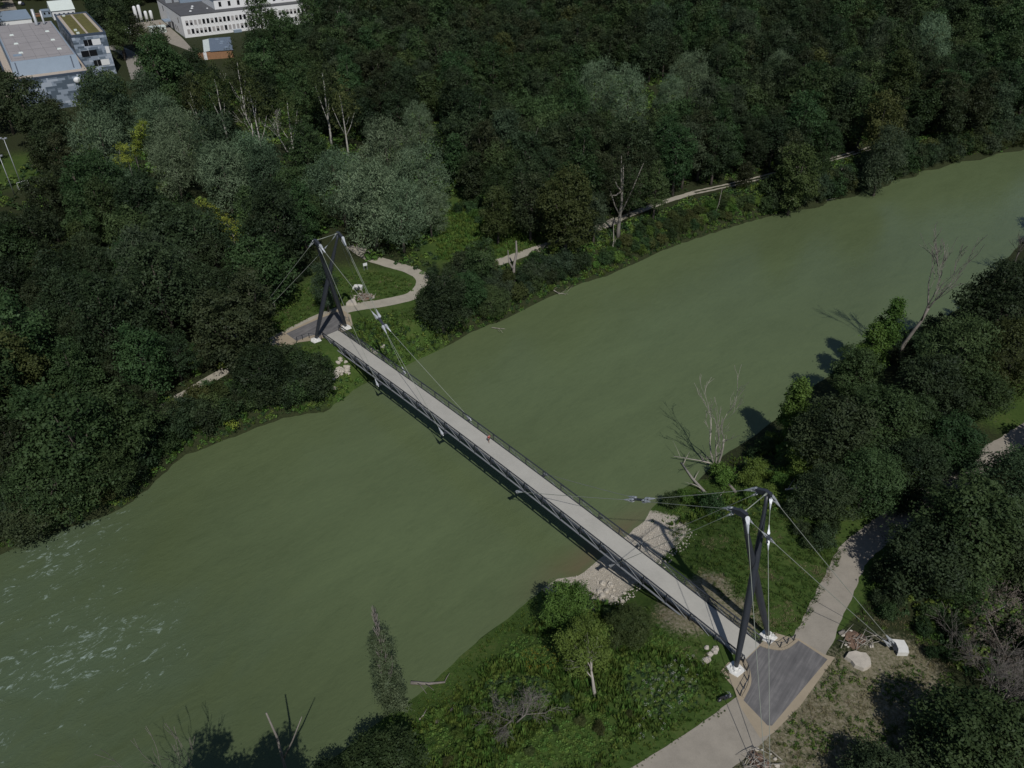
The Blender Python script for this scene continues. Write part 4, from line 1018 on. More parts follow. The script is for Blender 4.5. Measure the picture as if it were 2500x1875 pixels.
# ------------------------------------------------------------------ planting the scene
# --- landmark trees
G = 'silver willows beyond the far bridgehead'
for i, (u, v, w, lab) in enumerate([(735, 395, 135, 'broad silver willow at the left end of the big willow clump behind the far pylon'), (832, 322, 118, 'silver willow forming the highest back crown of the willow clump behind the far pylon'),
        (905, 385, 140, 'big silver willow on the right side of the willow clump above the meadow'), (800, 425, 150, 'large silver willow in the middle of the clump behind the far pylon'),
        (865, 455, 135, 'low front silver willow of the clump, shading the path end beside the meadow'), (928, 448, 82, 'small rounded silver willow at the meadow edge of the clump')]):
    plant_px(('willow_a', 'willow_b')[i % 2], u, v, w, lab, group=G)
G = 'silver willows in the wood left of the far pylon'
for i, (u, v, w, lab) in enumerate([(228, 232, 95, 'pale willow just below the grey clad building'), (345, 262, 105, 'silver willow between the grey clad building and the yellow leaved vertical snag'), (222, 318, 120, 'silver willow directly left of the yellow leaved vertical snag'),
        (392, 305, 120, 'silver willow directly right of the yellow leaved vertical snag'), (372, 352, 95, 'lower silver willow right of the foot of the yellow leaved snag'), (470, 318, 110, 'silver willow halfway between yellow snag and white barked birch'),
        (540, 345, 105, 'silver willow below the white barked birch'), (250, 395, 80, 'small pale willow below the yellow leaved snag'), (482, 372, 110, 'silver willow above the diagonal yellow leaved branch'), (570, 372, 90, 'silver willow at the right end of the left hand willow belt')]):
    plant_px(('willow_b', 'willow_a')[i % 2] if i not in (0, 5, 9) else 'grey_a', u, v, w, lab, group=G)
G = 'silver willows above the river lane'
for i, (u, v, w, lab) in enumerate([(1288, 190, 92, 'silver willow with a visible dark trunk, left of a pair above the round dark tree'), (1356, 205, 88, 'silver willow, right of the pair above the round dark tree'), (1490, 168, 86, 'bright silver willow halfway up the wood right of the pair'), (1445, 205, 60, 'small silver willow hugging the left side of the bright one'),
        (905, 272, 72, 'pale round poplar like willow standing free behind the willow clump'), (2008, 95, 78, 'greyish willow high in the dark wood at upper right'), (1898, 90, 55, 'distant small pale willow in the upper right wood'), (1680, 150, 55, 'small pale willow crown in the wood above the river lane end'), (1812, 158, 40, 'little silver tree top beside the olive crowned tree'), (1912, 335, 75, 'grey green willow leaning over the far waterline at right'),
        (700, 610, 60, 'greenish willow scrub right behind the far pylon'), (1420, 60, 60, 'distant greyish crown in the wood at the upper middle')]):
    plant_px(('grey_a', 'willow_b')[i in (3, 4, 5, 7)] if i > 2 else ('willow_a', 'willow_b')[i % 2], u, v, w, lab, group=G, tall=1.2)
plant_px('hornbeam', 1226, 440, 132, 'big round dark green tree with lumpy yellowish crown beside the far bank lane')
plant_px('wispy', 1346, 395, 128, 'tall thin leaved tree with bare grey branches and pale trunk by the river lane')
plant_px('olive_a', 1722, 375, 92, 'yellow green bushy tree at the far waterline where the lane disappears')
plant_px('olive_b', 1935, 185, 78, 'olive yellow crowned tree in the dark wood at upper right')
plant_px('olive_a', 1905, 262, 78, 'olive brown tree below the olive yellow crowned tree', tall=1.1)
plant_px('green_c', 610, 66, 70, 'rounded green tree at the lower right of the white office building'); plant_px('green_a', 565, 45, 76, 'green tree standing in front of the white office building')
plant_px('green_b', 668, 34, 50, 'dark tree at the right end of the white office building')
plant_px('birch', 330, 100, 50, 'thin birch below the storage tanks', tall=1.1)
plant_px('green_a', 345, 138, 95, 'bushy green tree between the drive and the white office building')
plant_px('green_c', 215, 200, 90, 'rounded green tree covering the lower corner of the grey clad building')
plant_px('dark_a', 48, 222, 92, 'dark tree at the left edge below the grey clad building')
plant_px('green_b', 252, 62, 42, 'dark tree between the planted roof wing and the storage tanks'); plant_px('dark_b', 245, 30, 62, 'tall dark tree right behind the planted roof wing'); plant_px('dark_a', 210, 12, 55, 'dark tree beside the white cabin hall')
plant_px('birch', 548, 235, 70, 'white barked birch with bare white crown branches in the left wood', tall=1.4); plant_px('birch', 622, 250, 66, 'yellow green birch right of the white barked birch', tall=1.2)
plant_px('birch', 470, 205, 66, 'yellow green birch upper left of the white barked birch', tall=1.2); plant_px('birch', 700, 195, 76, 'yellow green birch in the wood above the willow clump', tall=1.2); plant_px('birch', 420, 225, 55, 'small yellowish birch below the orange boarded workshop', tall=1.2)
plant_px('birch', 740, 235, 66, 'thin leaved birch behind the left end of the willow clump', tall=1.2); plant_px('birch', 515, 165, 56, 'leaning thin birch below the slate roofed workshop', tall=1.3)
plant_px('near_green', 1005, 625, 90, 'dark green bush tree between the bridgehead trees and the river', tall=.75); plant_px('near_dark', 955, 650, 118, 'dark bushy tree at the waterline right of the far bridgehead', tall=.9); plant_px('near_grey', 1060, 648, 88, 'grey green willow shrub dipping into the river right of the dark bushy tree', tall=.6)
plant_px('green_a', 1040, 555, 75, 'green tree between the meadow and the river beside the forked stump'); plant_px('green_a', 1075, 405, 80, 'mid green tree behind the meadow')
plant_px('olive_a', 1075, 455, 80, 'olive bushy tree directly above the meadow')
plant_px('dark_c', 562, 795, 122, 'dark spreading tree at the end of the left gravel path beside the far forecourt', tall=.8); plant_px('brown_a', 480, 700, 140, 'broad dark tree in the wood left of the far forecourt', tall=.9); plant_px('brown_b', 540, 660, 110, 'dark tree behind the small bare tree at the far meadow')
plant_px('green_a', 150, 930, 190, 'large light green tree at the left river bank below the wood', tall=.9); plant_px('green_c', 250, 900, 140, 'light green tree by the left gravel path near the forked pale snag'); plant_px('near_grey', 110, 1030, 165, 'grey green willow over the river at the left edge', tall=.85); plant_px('near_grey', 215, 1005, 130, 'grey green willow at the waterline left of the forked pale snag', tall=.8)
plant_px('green_a', 305, 768, 118, 'green tree behind the left gravel path'); plant_px('dark_a', 20, 960, 120, 'dark tree at the left picture edge above the river', tall=.9); plant_px('brown_a', 60, 1110, 110, 'olive dark bush tree at the lowest left river bank', tall=.6)
# near bank, right hand wood
NG = 'trees of the near bank wood'
for key, u, v, w, tall, lab in [
        ('poplar', 1722, 870, 62, .9, 'slim bright green young tree at the river edge of the near wood'), ('poplar', 1925, 700, 52, 1.0, 'slim upright tree beside the tall bare tree on the near bank'), ('poplar', 1885, 745, 60, .7, 'small light green tree at the waterline left of the tall bare tree'),
        ('near_green', 1850, 800, 105, .9, 'bushy green tree below the slim upright tree on the near bank'), ('near_dark', 1800, 935, 170, .8, 'big dark round tree above the near pylon'), ('near_green', 1905, 900, 150, .8, 'dark tree right of the big dark round tree above the near pylon'),
        ('near_dark', 2010, 830, 150, .8, 'dark tree below the tall bare tree on the near bank'), ('near_green', 1975, 905, 110, .8, 'dark green tree in the middle of the near wood'), ('near_grey', 2070, 760, 150, .95, 'dark tree right of the tall bare tree by the river'), ('near_dark', 2165, 660, 150, 1.0, 'dark tree below the dark snag at the right edge'),
        ('near_olive', 2190, 760, 140, .9, 'dark tree at the right edge halfway up the near wood'), ('near_green', 2120, 850, 110, .75, 'green tree left of the right edge clearing'), ('near_dark', 1790, 1060, 130, .7, 'low dark tree directly right of the near pylon head'), ('near_grey', 1880, 1035, 150, .75, 'dark tree over the bend of the near gravel path'),
        ('near_dark', 1975, 1010, 140, .75, 'dark tree left of the lane at the right edge'), ('near_bright', 1752, 990, 80, .6, 'bright green low tree behind the near pylon head'), ('near_green', 2060, 950, 120, .7, 'dark tree above the lane at the right edge'),
        ('near_dark', 2008, 1195, 190, .62, 'large dark tree hiding the near gravel path'), ('near_green', 2100, 1130, 190, .8, 'large dark tree below the lane at the right edge'), ('near_dark', 2190, 1050, 150, .8, 'dark tree at the right edge below the lane'), ('near_grey', 2075, 1235, 130, .6, 'dark tree above the brown bare bush at right'), ('near_dark', 2200, 1190, 130, .7, 'dark tree at the right edge above the brown bare bush'),
        ('near_dark', 1950, 1075, 80, .5, 'dark tree hanging over the gravel path just past its bend'), ('near_dark', 2050, 1085, 80, .5, 'dark tree hanging over the lane halfway to the right edge'), ('near_green', 2085, 990, 60, .6, 'small green tree shading the lane near the right edge'),
        ('near_dark', 2040, 1630, 150, .5, 'dark bushy tree at the lower right beside the dry clearing'), ('near_green', 2120, 1590, 210, .6, 'dark tree in the lower right corner'), ('near_dark', 1900, 1680, 150, .5, 'dark low tree at the bottom edge below the dry clearing'),
        ('near_bright', 1228, 1300, 105, .9, 'bright green tree on the near bank left of the gravel bar'), ('near_bright', 1262, 1385, 120, .7, 'green tree around the pale forked snag'), ('near_olive', 1362, 1345, 100, .55, 'low dark olive bush between pebble bar and footbridge'),
        ('near_green', 830, 1650, 165, .6, 'dark tree at the bottom edge left of the weedy bank'), ('near_dark', 720, 1700, 130, .6, 'dark tree cut by the bottom edge over the river'), ('near_dark', 560, 1790, 170, .9, 'dark tree below the bottom edge near the broken trunk')]:
    plant_px(key, u, v, w, lab, group=NG, tall=tall)
# --- bare and dead trees, logs
bare(1545, 1012, 20, 'bare pale multi stemmed dead tree standing at the near waterline', 3, stems=3, r0=.24, levels=4, spread=.24, kids=(2, 3), mat='bark_pale', lean=(-.02, .0), up=1.4, twig=.03)
bare(1942, 772, 28, 'tall bare dead tree with upswept grey branches on the near bank', 5, stems=1, r0=.46, levels=4, spread=.30, kids=(3, 4), mat='bark_grey', lean=(.0, .02), first=.3, up=1.5, twig=.045)
bare(2188, 590, 15, 'dark bare snag with forked top at the right edge', 6, stems=2, r0=.3, levels=3, spread=.4, mat='bark_dark', up=.8, twig=.04)
bare(1286, 1502, 9.5, 'pale forked snag with white trunk on the weedy near bank', 9, stems=1, r0=.27, levels=3, spread=.75, mat='bark_pale', first=.7)
bare(1110, 1565, 7.5, 'grey leafless bush tree on the weedy bank', 10, stems=2, r0=.13, levels=4, spread=.9, mat='bark_grey', first=.15, kids=(4, 5), up=.1)
bare(446, 1765, 17, 'brown bare tree rising from the bottom edge over the river', 12, stems=4, r0=.16, levels=4, spread=.3, kids=(2, 3), mat='bark_grey', up=1.0, twig=.026)
bare(592, 662, 8.5, 'small pale leafless tree on the grass near the far pylon', 14, stems=1, r0=.15, levels=3, spread=.6, mat='bark_pale', first=.4, twig=.03)
bare(385, 905, 6, 'pale forked snag beside the left gravel path', 15, stems=1, r0=.16, levels=2, spread=.7, mat='bark_grey', first=.5)
bare(2135, 1530, 11, 'brown twiggy bare tree at the right edge', 16, stems=3, r0=.17, levels=4, spread=.7, mat='bark_grey', kids=(4, 5), up=.3)
bare(2060, 1400, 7, 'small bare brown shrub left of the brown twiggy tree', 44, stems=3, r0=.08, levels=3, spread=.6, mat='bark_grey', kids=(4, 5))
for i, (u, v, h, lab) in enumerate([(553, 322, 20, 'white dead birch top rising from the left wood'), (623, 330, 15, 'slim pale dead birch right of the white dead birch'), (492, 222, 15, 'curved pale dead birch above the yellow snag'), (572, 108, 13, 'pale bare tree right of the slate roofed workshop'),
        (860, 130, 14, 'grey leafless tree in the wood at upper middle left'), (1150, 222, 13, 'grey dead tree in the middle of the far wood'), (1690, 95, 14, 'thin grey dead tree in the dark upper right wood'), (440, 215, 12, 'pale thin birch stem below the workshop'), (1130, 395, 11, 'pale dead stem behind the round dark tree'),
        (720, 215, 12, 'pale dead birch in the wood above the willow clump'), (880, 330, 10, 'thin dead stem behind the pale round willow'), (30, 560, 12, 'pale bare twigs at the left edge of the wood'), (185, 560, 9, 'small bare tree in the dark left wood'), (1010, 205, 11, 'small dead tree in the middle wood'), (1930, 270, 13, 'bare grey tree in the dark wood at right')]):
    bare(u, v, h, lab, 60 + i, stems=1 + i % 2, r0=.22, levels=3, spread=.45, mat=('birch', 'bark_grey')[i > 3 and i != 7], up=.9, twig=.035, group='dead trees in the far wood')
def pole_thing(name, label, px, r, mat='bark_pale', cat='dead tree', forks=()):
    """px: list of (u, v, height above ground)"""
    base = ground(px[0][0], px[0][1]); pts = []
    for u, v, hz in px:
        p = at(u, v, base.z + hz); pts.append(p - base)
    mb = MB(); n = len(pts); mb.tube(pts, [r * (1 - .6 * i / (n - 1)) for i in range(n)], 8)
    for f in forks:
        q = [at(u, v, base.z + hz) - base for u, v, hz in f]; mb.tube(q, [r * .6, r * .25] if len(q) == 2 else [r * .6, r * .4, r * .2], 6)
    o = mb.build(name, M[mat], None, True); o.location = base; return tag(o, label, cat)
pole_thing('tree_stump', 'tall forked grey stump beside the far meadow path', [(1110, 615, 0), (1110, 575, 3.4), (1116, 545, 6.2), (1115, 520, 8.6)], .42, 'bark_grey', 'stump', [[(1108, 580, 3.2), (1099, 565, 4.5), (1097, 540, 6.8)]])
pole_thing('broken_trunk', 'broken bare trunk with one thin side branch at the bottom edge over the river', [(632, 1720, 0), (615, 1655, 5), (598, 1592, 10), (575, 1540, 14)], .22, 'bark_grey', 'dead tree', [[(612, 1640, 6), (632, 1600, 9.5), (652, 1548, 14)]])
pole_thing('leaning_trunk', 'thin pale leaning trunk on the bank left of the thin leaved tree', [(1318, 560, 0), (1326, 520, 3.5), (1325, 485, 6.5)], .13, 'bark_pale', 'dead tree', [[(1321, 545, 1.2), (1331, 515, 3.8)]])
pole_thing('leaning_trunk', 'pale leaning trunk on the bank below the river lane', [(1545, 460, 0), (1553, 440, 2.4), (1560, 408, 6)], .13, 'bark_grey', 'dead tree')
pole_thing('leaning_trunk', 'grey leaning snag at the far waterline near the yellow green bushy tree', [(1798, 412, 0), (1810, 385, 3), (1820, 362, 6)], .18, 'bark_grey', 'dead tree')
def log(label, px, r, mat='bark_grey', name='fallen_log', twigs=0, seed=1, lift=.2):
    pts = [ground(u, v) for u, v in px]; pts = [Vector((p.x, p.y, max(p.z, WZ) + lift)) for p in pts]; b = pts[0]; mb = MB(); n = len(pts); rr = random.Random(seed)
    mb.tube([p - b for p in pts], [r * (1 - .55 * i / (n - 1)) for i in range(n)], 7)
    for k in range(twigs):
        i = rr.randrange(n - 1); q = pts[i].lerp(pts[i + 1], rr.random()) - b; d = (pts[i + 1] - pts[i]).normalized(); a = rr.choice((-1, 1))
        e = q + (Vector((-d.y, d.x, 0)) * a + d * .8 + Vector((0, 0, rr.uniform(.1, .9)))) * rr.uniform(.8, 2.6)
        mb.tube([q, q.lerp(e, .5) + Vector((0, 0, .15)), e], [r * .3, r * .2, .02], 4)
    o = mb.build(name, M[mat], None, True); o.location = b; return tag(o, label, 'log')
log('long bleached fallen trunk lying on the near bank beside the multi stemmed dead tree', [(1552, 1098), (1520, 1060), (1495, 1035), (1470, 1008)], .34, 'bark_pale', twigs=9, seed=4)
log('bleached bough stretching over the water from the multi stemmed dead tree', [(1540, 1012), (1510, 1008), (1452, 1006)], .14, 'bark_pale', twigs=5, seed=5, lift=1.2)
log('dark fallen trunk running down the near bank from the dead tree', [(1590, 1065), (1565, 1035), (1545, 1015)], .25, 'bark_grey', seed=6)
log('grey driftwood log at the waterline of the weedy bank', [(888, 1479), (925, 1478), (962, 1474)], .26, 'bark_grey', twigs=4, seed=7)
log('dark log lying in the weeds of the near bank', [(940, 1562), (960, 1545), (985, 1524)], .28, 'bark_dark', seed=8)
log('short pale stick lying in the weeds near the bottom edge', [(905, 1556), (915, 1545), (922, 1530)], .1, 'bark_pale', seed=9)
log('left driftwood log lying in the far water edge below the yellow green bushy tree', [(1705, 437), (1730, 434), (1762, 436)], .22, 'bark_pale', twigs=3, seed=10)
log('right driftwood log lying in the far water edge below the yellow green bushy tree', [(1770, 437), (1790, 433), (1803, 431)], .18, 'bark_pale', seed=11)
log('bleached branch tangle in the water below the forked stump', [(1195, 628), (1207, 636), (1222, 640)], .12, 'bark_pale', twigs=8, seed=12)
log('small bleached branch in the water below the willow shrub', [(1062, 712), (1076, 716), (1090, 719)], .1, 'bark_pale', twigs=4, seed=13)
log('dead grey bough lying across the bushes right of the near pylon head', [(1692, 1072), (1725, 1068), (1757, 1036)], .15, 'bark_pale', twigs=5, seed=14, lift=1.5)
# yellow leaved snags: a thin stem wrapped in yellow foliage
def leafy_snag(label, px, r, mat, nleaf, size=.42, name='ivy_snag'):
    """px: (u, v, height, radius) lumps"""
    base = foot(px[0][0], px[0][1], px[0][2]); lob = []
    for u, v, hz, rr in px: p = at(u, v, base.z + hz) - base; lob.append((p.x, p.y, p.z, rr))
    o = empty(name, base); tag(o, label, 'tree')
    link_mesh('crown', crown('crown', nleaf, lob, nleaf, size, .6, L[mat], loose=.3), o)
    mb = MB(); mb.tube([(0, 0, -.2)] + [(a, b, c) for a, b, c, _ in sorted(lob, key=lambda t: t[2])[::2]], [r] + [r * .6] * len(lob[::2]), 6)
    link_mesh('trunk', mb.mesh('trunk', M['bark_grey'], True), o); return o
leafy_snag('upright snag wrapped in bright yellow green leaves in the left wood', [(291, 330, 13, 1.2), (294, 318, 14.5, 1.35), (297, 307, 16, 1.3), (299, 296, 17.5, 1.4), (303, 286, 19, 1.5), (306, 276, 20.5, 1.4), (309, 268, 21.8, 1.0)], .2, 'yellow', 2600, .34)
leafy_snag('pair of yellow green leaf clusters left of the upright yellow snag', [(276, 346, 14, 1.2), (268, 347, 14, 1.6), (260, 349, 14, 1.4), (253, 351, 14, 1.0), (258, 318, 17, 1.1), (266, 320, 17, 1.4), (273, 321, 17, 1.0)], .15, 'yellow', 1700, .34)
leafy_snag('diagonal yellow leaved bough in the dark wood left of the far pylon', [(507, 524, 11, 1.2), (504, 510, 12, 1.6), (500, 496, 13, 1.7), (492, 486, 14, 1.6), (484, 476, 15, 1.5), (474, 478, 15, 1.3), (466, 462, 16, 1.2), (456, 452, 16.5, 1.4), (446, 447, 17, 1.3), (436, 442, 17.5, 1.1), (512, 512, 11, 1.1)], .2, 'yellow', 2600, .3)
leafy_snag('small bright yellow bush at the far waterline left of the footbridge', [(488, 905, 1.4, 1.0), (497, 912, 1.1, .9), (480, 893, 2.0, .8), (505, 921, .7, .8), (475, 885, 2.4, .6)], .06, 'yellow', 600, .3)
cb = foot(848, 1520, 1.0); ct = at(802, 1298, cb.z + 16.5) - cb
cl = []
for i in range(22):
    t = .03 + .68 * i / 21; a = i * 2.4; w_ = 1.5 * (1 - t) ** .7 + .15
    cl.append((ct.x * t + w_ * .7 * math.cos(a), ct.y * t + w_ * .7 * math.sin(a), ct.z * t, random.uniform(.75, 1.25) * (1 - t) ** .5 + .15))
co = empty('poplar_tree', cb); tag(co, 'slender grey green dying tree with bare twiggy top by the bottom river bank', 'tree')
link_mesh('crown', crown('crown', 88, cl, 15000, .24, .5, L['sparse'], loose=.3), co)
mb = MB(); r2 = random.Random(4); mb.tube([(0, 0, -.3), tuple(ct * .5), tuple(ct * .96)], [.2, .09, .03], 6)
for i in range(130):
    t = r2.uniform(.25, .9); b_ = ct * t; a = r2.uniform(0, 6.28); ln = (1.08 - t) * r2.uniform(2.0, 4.2) + .3
    mb.tube([b_, b_ + Vector((math.cos(a) * ln * .2, math.sin(a) * ln * .2, ln * .5)), b_ + Vector((math.cos(a) * ln * .3, math.sin(a) * ln * .3, ln))], [.045, .034, .018], 4)
link_mesh('trunk', mb.mesh('trunk', M['bark_grey'], True), co)
# brown twiggy crown at the right edge
leafy_snag('brown leafless bush crown of fine twigs at the right edge', [(2130, 1330, 6, 1.7), (2160, 1290, 7.5, 2.0), (2190, 1300, 7, 1.8), (2115, 1375, 5, 1.6), (2200, 1360, 6, 1.7), (2150, 1390, 5.5, 1.6), (2095, 1415, 4, 1.3), (2180, 1430, 5, 1.5)], .12, 'twig', 5600, .17, 'bare_shrub')

# trees standing on the near bank just below the picture, their crowns shade the water
for dx, h_, lab in ((-1.5, 22, 'tall upright tree below the bottom edge, shading the river'), (5.5, 20.5, 'second tall upright tree below the bottom edge, shading the river')):
    q = at(560, 1659, -4.5); b = Vector((q.x + dx, q.y - 14.6, 0)); b.z = lz(b.x, b.y); plant('green_b', b, h_ / 17, lab, group='trees below the bottom edge')
# ------------------------------------------------------------------ the wood: individual trees by the river, the mass behind as one wood
CLEAR = [  # view polygons that stay free of tree crowns: clearings, visible paths, buildings, bridgehead
    [(520, 700), (590, 662), (610, 620), (650, 560), (690, 505), (750, 500), (790, 560), (835, 566), (925, 596), (912, 660), (890, 705), (905, 770), (780, 828), (700, 770), (640, 762), (600, 745)],
    [(385, 868), (372, 850), (450, 812), (500, 785), (520, 792), (470, 830)],
    [(955, 560), (940, 520), (965, 455), (985, 425), (1030, 450), (1075, 500), (1140, 490), (1150, 520), (1182, 530), (1130, 565), (1085, 575), (1000, 575)],
    [(1284, 505), (1282, 490), (1330, 468), (1335, 490)], [(1385, 466), (1385, 444), (1465, 418), (1465, 444)], [(1500, 432), (1500, 406), (1570, 390), (1570, 412)], [(1612, 400), (1612, 382), (1655, 372), (1658, 392)],
    [(1290, 610), (1300, 540), (1345, 500), (1430, 456), (1500, 432), (1600, 418), (1640, 440), (1650, 475), (1540, 506), (1450, 536), (1360, 576)],
    [(0, 0), (165, 0), (215, 45), (252, 158), (205, 165), (160, 170), (150, 205), (60, 205), (0, 190)], [(246, 102), (292, 108), (302, 140), (300, 168), (282, 160), (262, 125)],
    [(325, 0), (690, 0), (640, 42), (505, 62), (500, 95), (530, 92), (530, 118), (480, 130), (430, 128), (405, 95), (360, 85), (350, 50)], [(280, 12), (350, 12), (350, 60), (300, 65)],
    [(-30, 280), (30, 282), (80, 400), (82, 440), (-30, 462)], [(1095, 620), (1085, 515), (1125, 510), (1130, 620)], [(262, 20), (280, 25), (280, 60), (262, 55)], [(286, 335), (284, 275), (300, 260), (318, 268), (302, 335)], [(248, 355), (248, 312), (282, 312), (282, 352)], [(430, 436), (448, 436), (518, 495), (518, 530), (500, 525), (470, 490), (432, 452)], [(1250, 165), (1300, 150), (1395, 172), (1400, 235), (1260, 225)], [(1415, 200), (1455, 145), (1495, 132), (1535, 165), (1530, 210)], [(870, 262), (905, 238), (945, 268), (935, 305), (880, 300)], [(685, 395), (740, 335), (830, 285), (900, 320), (965, 390), (968, 450), (900, 505), (800, 490), (700, 450)], [(310, 350), (360, 280), (460, 285), (560, 325), (590, 385), (480, 400), (360, 385)], [(180, 330), (190, 230), (250, 215), (270, 330)], [(540, 190), (560, 190), (566, 300), (552, 300)], [(616, 220), (634, 220), (634, 300), (618, 300)], [(488, 155), (502, 155), (502, 215), (490, 215)], [(1000, 0), (1160, 0), (1160, 10), (1000, 8)]]
PLANTED = []
for o in list(COL.objects):
    if o.type == 'EMPTY' and o.parent is None and any(c.name.startswith('crown') for c in o.children):
        w = max(o.children[0].dimensions.x, 2) if False else 8.0 * o.scale.x
        PLANTED.append((o.location.x, o.location.y, w))
PL = np.array(PLANTED)
KEYS = ['dark_a', 'dark_b', 'dark_c', 'green_a', 'green_b', 'green_c', 'brown_a', 'brown_b', 'olive_a', 'olive_b', 'grey_a', 'grey_b', 'birch', 'wispy']
WT = np.array([.15, .13, .12, .15, .13, .10, .06, .05, .025, .02, .03, .025, .012, .012]); WT /= WT.sum()
PITCHM = 8.6
cand = []
gy_ = np.arange(40, 640, PITCHM * .866)
for r_i, yy in enumerate(gy_):
    for xx in np.arange(-430, 430, PITCHM):
        cand.append((xx + (r_i % 2) * PITCHM / 2 + rng.uniform(-2.3, 2.3), yy + rng.uniform(-2.3, 2.3)))
cand = np.array(cand)
cz_, cdf, cdn, cin, cnear, _ = land(cand[:, 0], cand[:, 1], True)
ok = (~cin) & (~cnear) & (cdf > 3.5)
cand, cz_, cdf = cand[ok], cz_[ok], cdf[ok]
u_, v_ = proj(cand[:, 0], cand[:, 1], 8.0)
ok = (u_ > -170) & (u_ < 2380) & (v_ > -130) & (v_ < 1500)
cand, cz_, cdf, u_, v_ = cand[ok], cz_[ok], cdf[ok], u_[ok], v_[ok]
N = len(cand)
kz = rng.choice(len(KEYS), N, p=WT)
# patches: one kind tends to stand together
pn = np.sin(cand[:, 0] * .045 + 1.1 * np.sin(cand[:, 1] * .03)) + np.sin(cand[:, 1] * .05 + cand[:, 0] * .02)
kz = np.where((pn > .9) & (rng.random(N) < .6), rng.integers(3, 6, N), kz); kz = np.where((pn < -.8) & (rng.random(N) < .6), rng.choice([0, 1, 2, 6, 7], N), kz)
sc = (.78 + .8 * rng.random(N) ** 1.5) * np.where(cdf < 9, .72, 1.0)
hh = np.array([PROTO[k][2] for k in KEYS])[kz] * sc; ww = np.array([PROTO[k][3] for k in KEYS])[kz] * sc
keep = np.ones(N, bool)
for fx, fh in ((0, .12), (0, .5), (0, .97), (-.42, .55), (.42, .55)):
    a, b = proj(cand[:, 0] + fx * ww, cand[:, 1], cz_ + fh * hh)
    for poly in CLEAR: keep &= ~inpoly(poly, a, b)
for i in range(N):
    if keep[i] and len(PL):
        d = np.hypot(PL[:, 0] - cand[i, 0], PL[:, 1] - cand[i, 1])
        if (d < .30 * (PL[:, 2] + ww[i])).any(): keep[i] = False
idx = np.nonzero(keep)[0]
app = ww[idx] / np.sqrt(cand[idx, 0] ** 2 + cand[idx, 1] ** 2 + 80 ** 2)
infr = (u_[idx] > -30) & (u_[idx] < 2240) & (v_[idx] > -10)
order = idx[np.argsort(-(app * infr))]
def zone(u, v):
    if v < 130 and u < 760: return 'around the white office building'
    if u < 330 and v < 330: return 'below the grey clad building'
    if u < 640 and v < 430: return 'in the left willow belt'
    if v < 150: return ('high above the willow clump' if u < 1250 else 'high above the river lane')
    if u < 640 and v < 640: return 'in the wood left of the far pylon'
    if u < 640 and v < 830: return 'in the wood above the left gravel path'
    if u < 640: return 'on the lower left bank by the water'
    if u < 1000 and v < 330: return 'behind the silver willow clump'
    if u < 1000: return 'beside the silver willow clump'
    if u < 1300 and v < 350: return 'in the middle wood above the far meadow'
    if u < 1300: return 'between far meadow and round dark tree'
    if v < 300 and u < 1700: return 'in the wood above the river lane'
    if u < 1700: return 'lining the river lane'
    if v < 250: return 'high in the dark upper right wood'
    return 'along the far waterline at upper right'
ADJ = {'dark': 'dark green', 'green': 'fresh green', 'brown': 'brownish green', 'olive': 'olive green', 'grey': 'grey green', 'birch': 'thin leaved', 'wispy': 'sparse grey branched'}
SZ = lambda s: 'tall broad' if s > 1.2 else ('medium sized' if s > .95 else 'smaller')
NIND = 290
for n_, i in enumerate(order[:NIND]):
    k = KEYS[kz[i]]; a = k.split('_')[0]
    u, v = proj(cand[i, 0], cand[i, 1], cz_[i] + hh[i] * .6)
    z = zone(u, v)
    shp = {'a': 'round', 'b': 'upright', 'c': 'spreading'}.get(k.split('_')[-1], 'open')
    plant(k, (cand[i, 0], cand[i, 1], cz_[i]), sc[i], f'{SZ(sc[i])} {shp} {ADJ[a]} tree {z}', 'tree', f'{shp} {ADJ[a]} trees {z}')
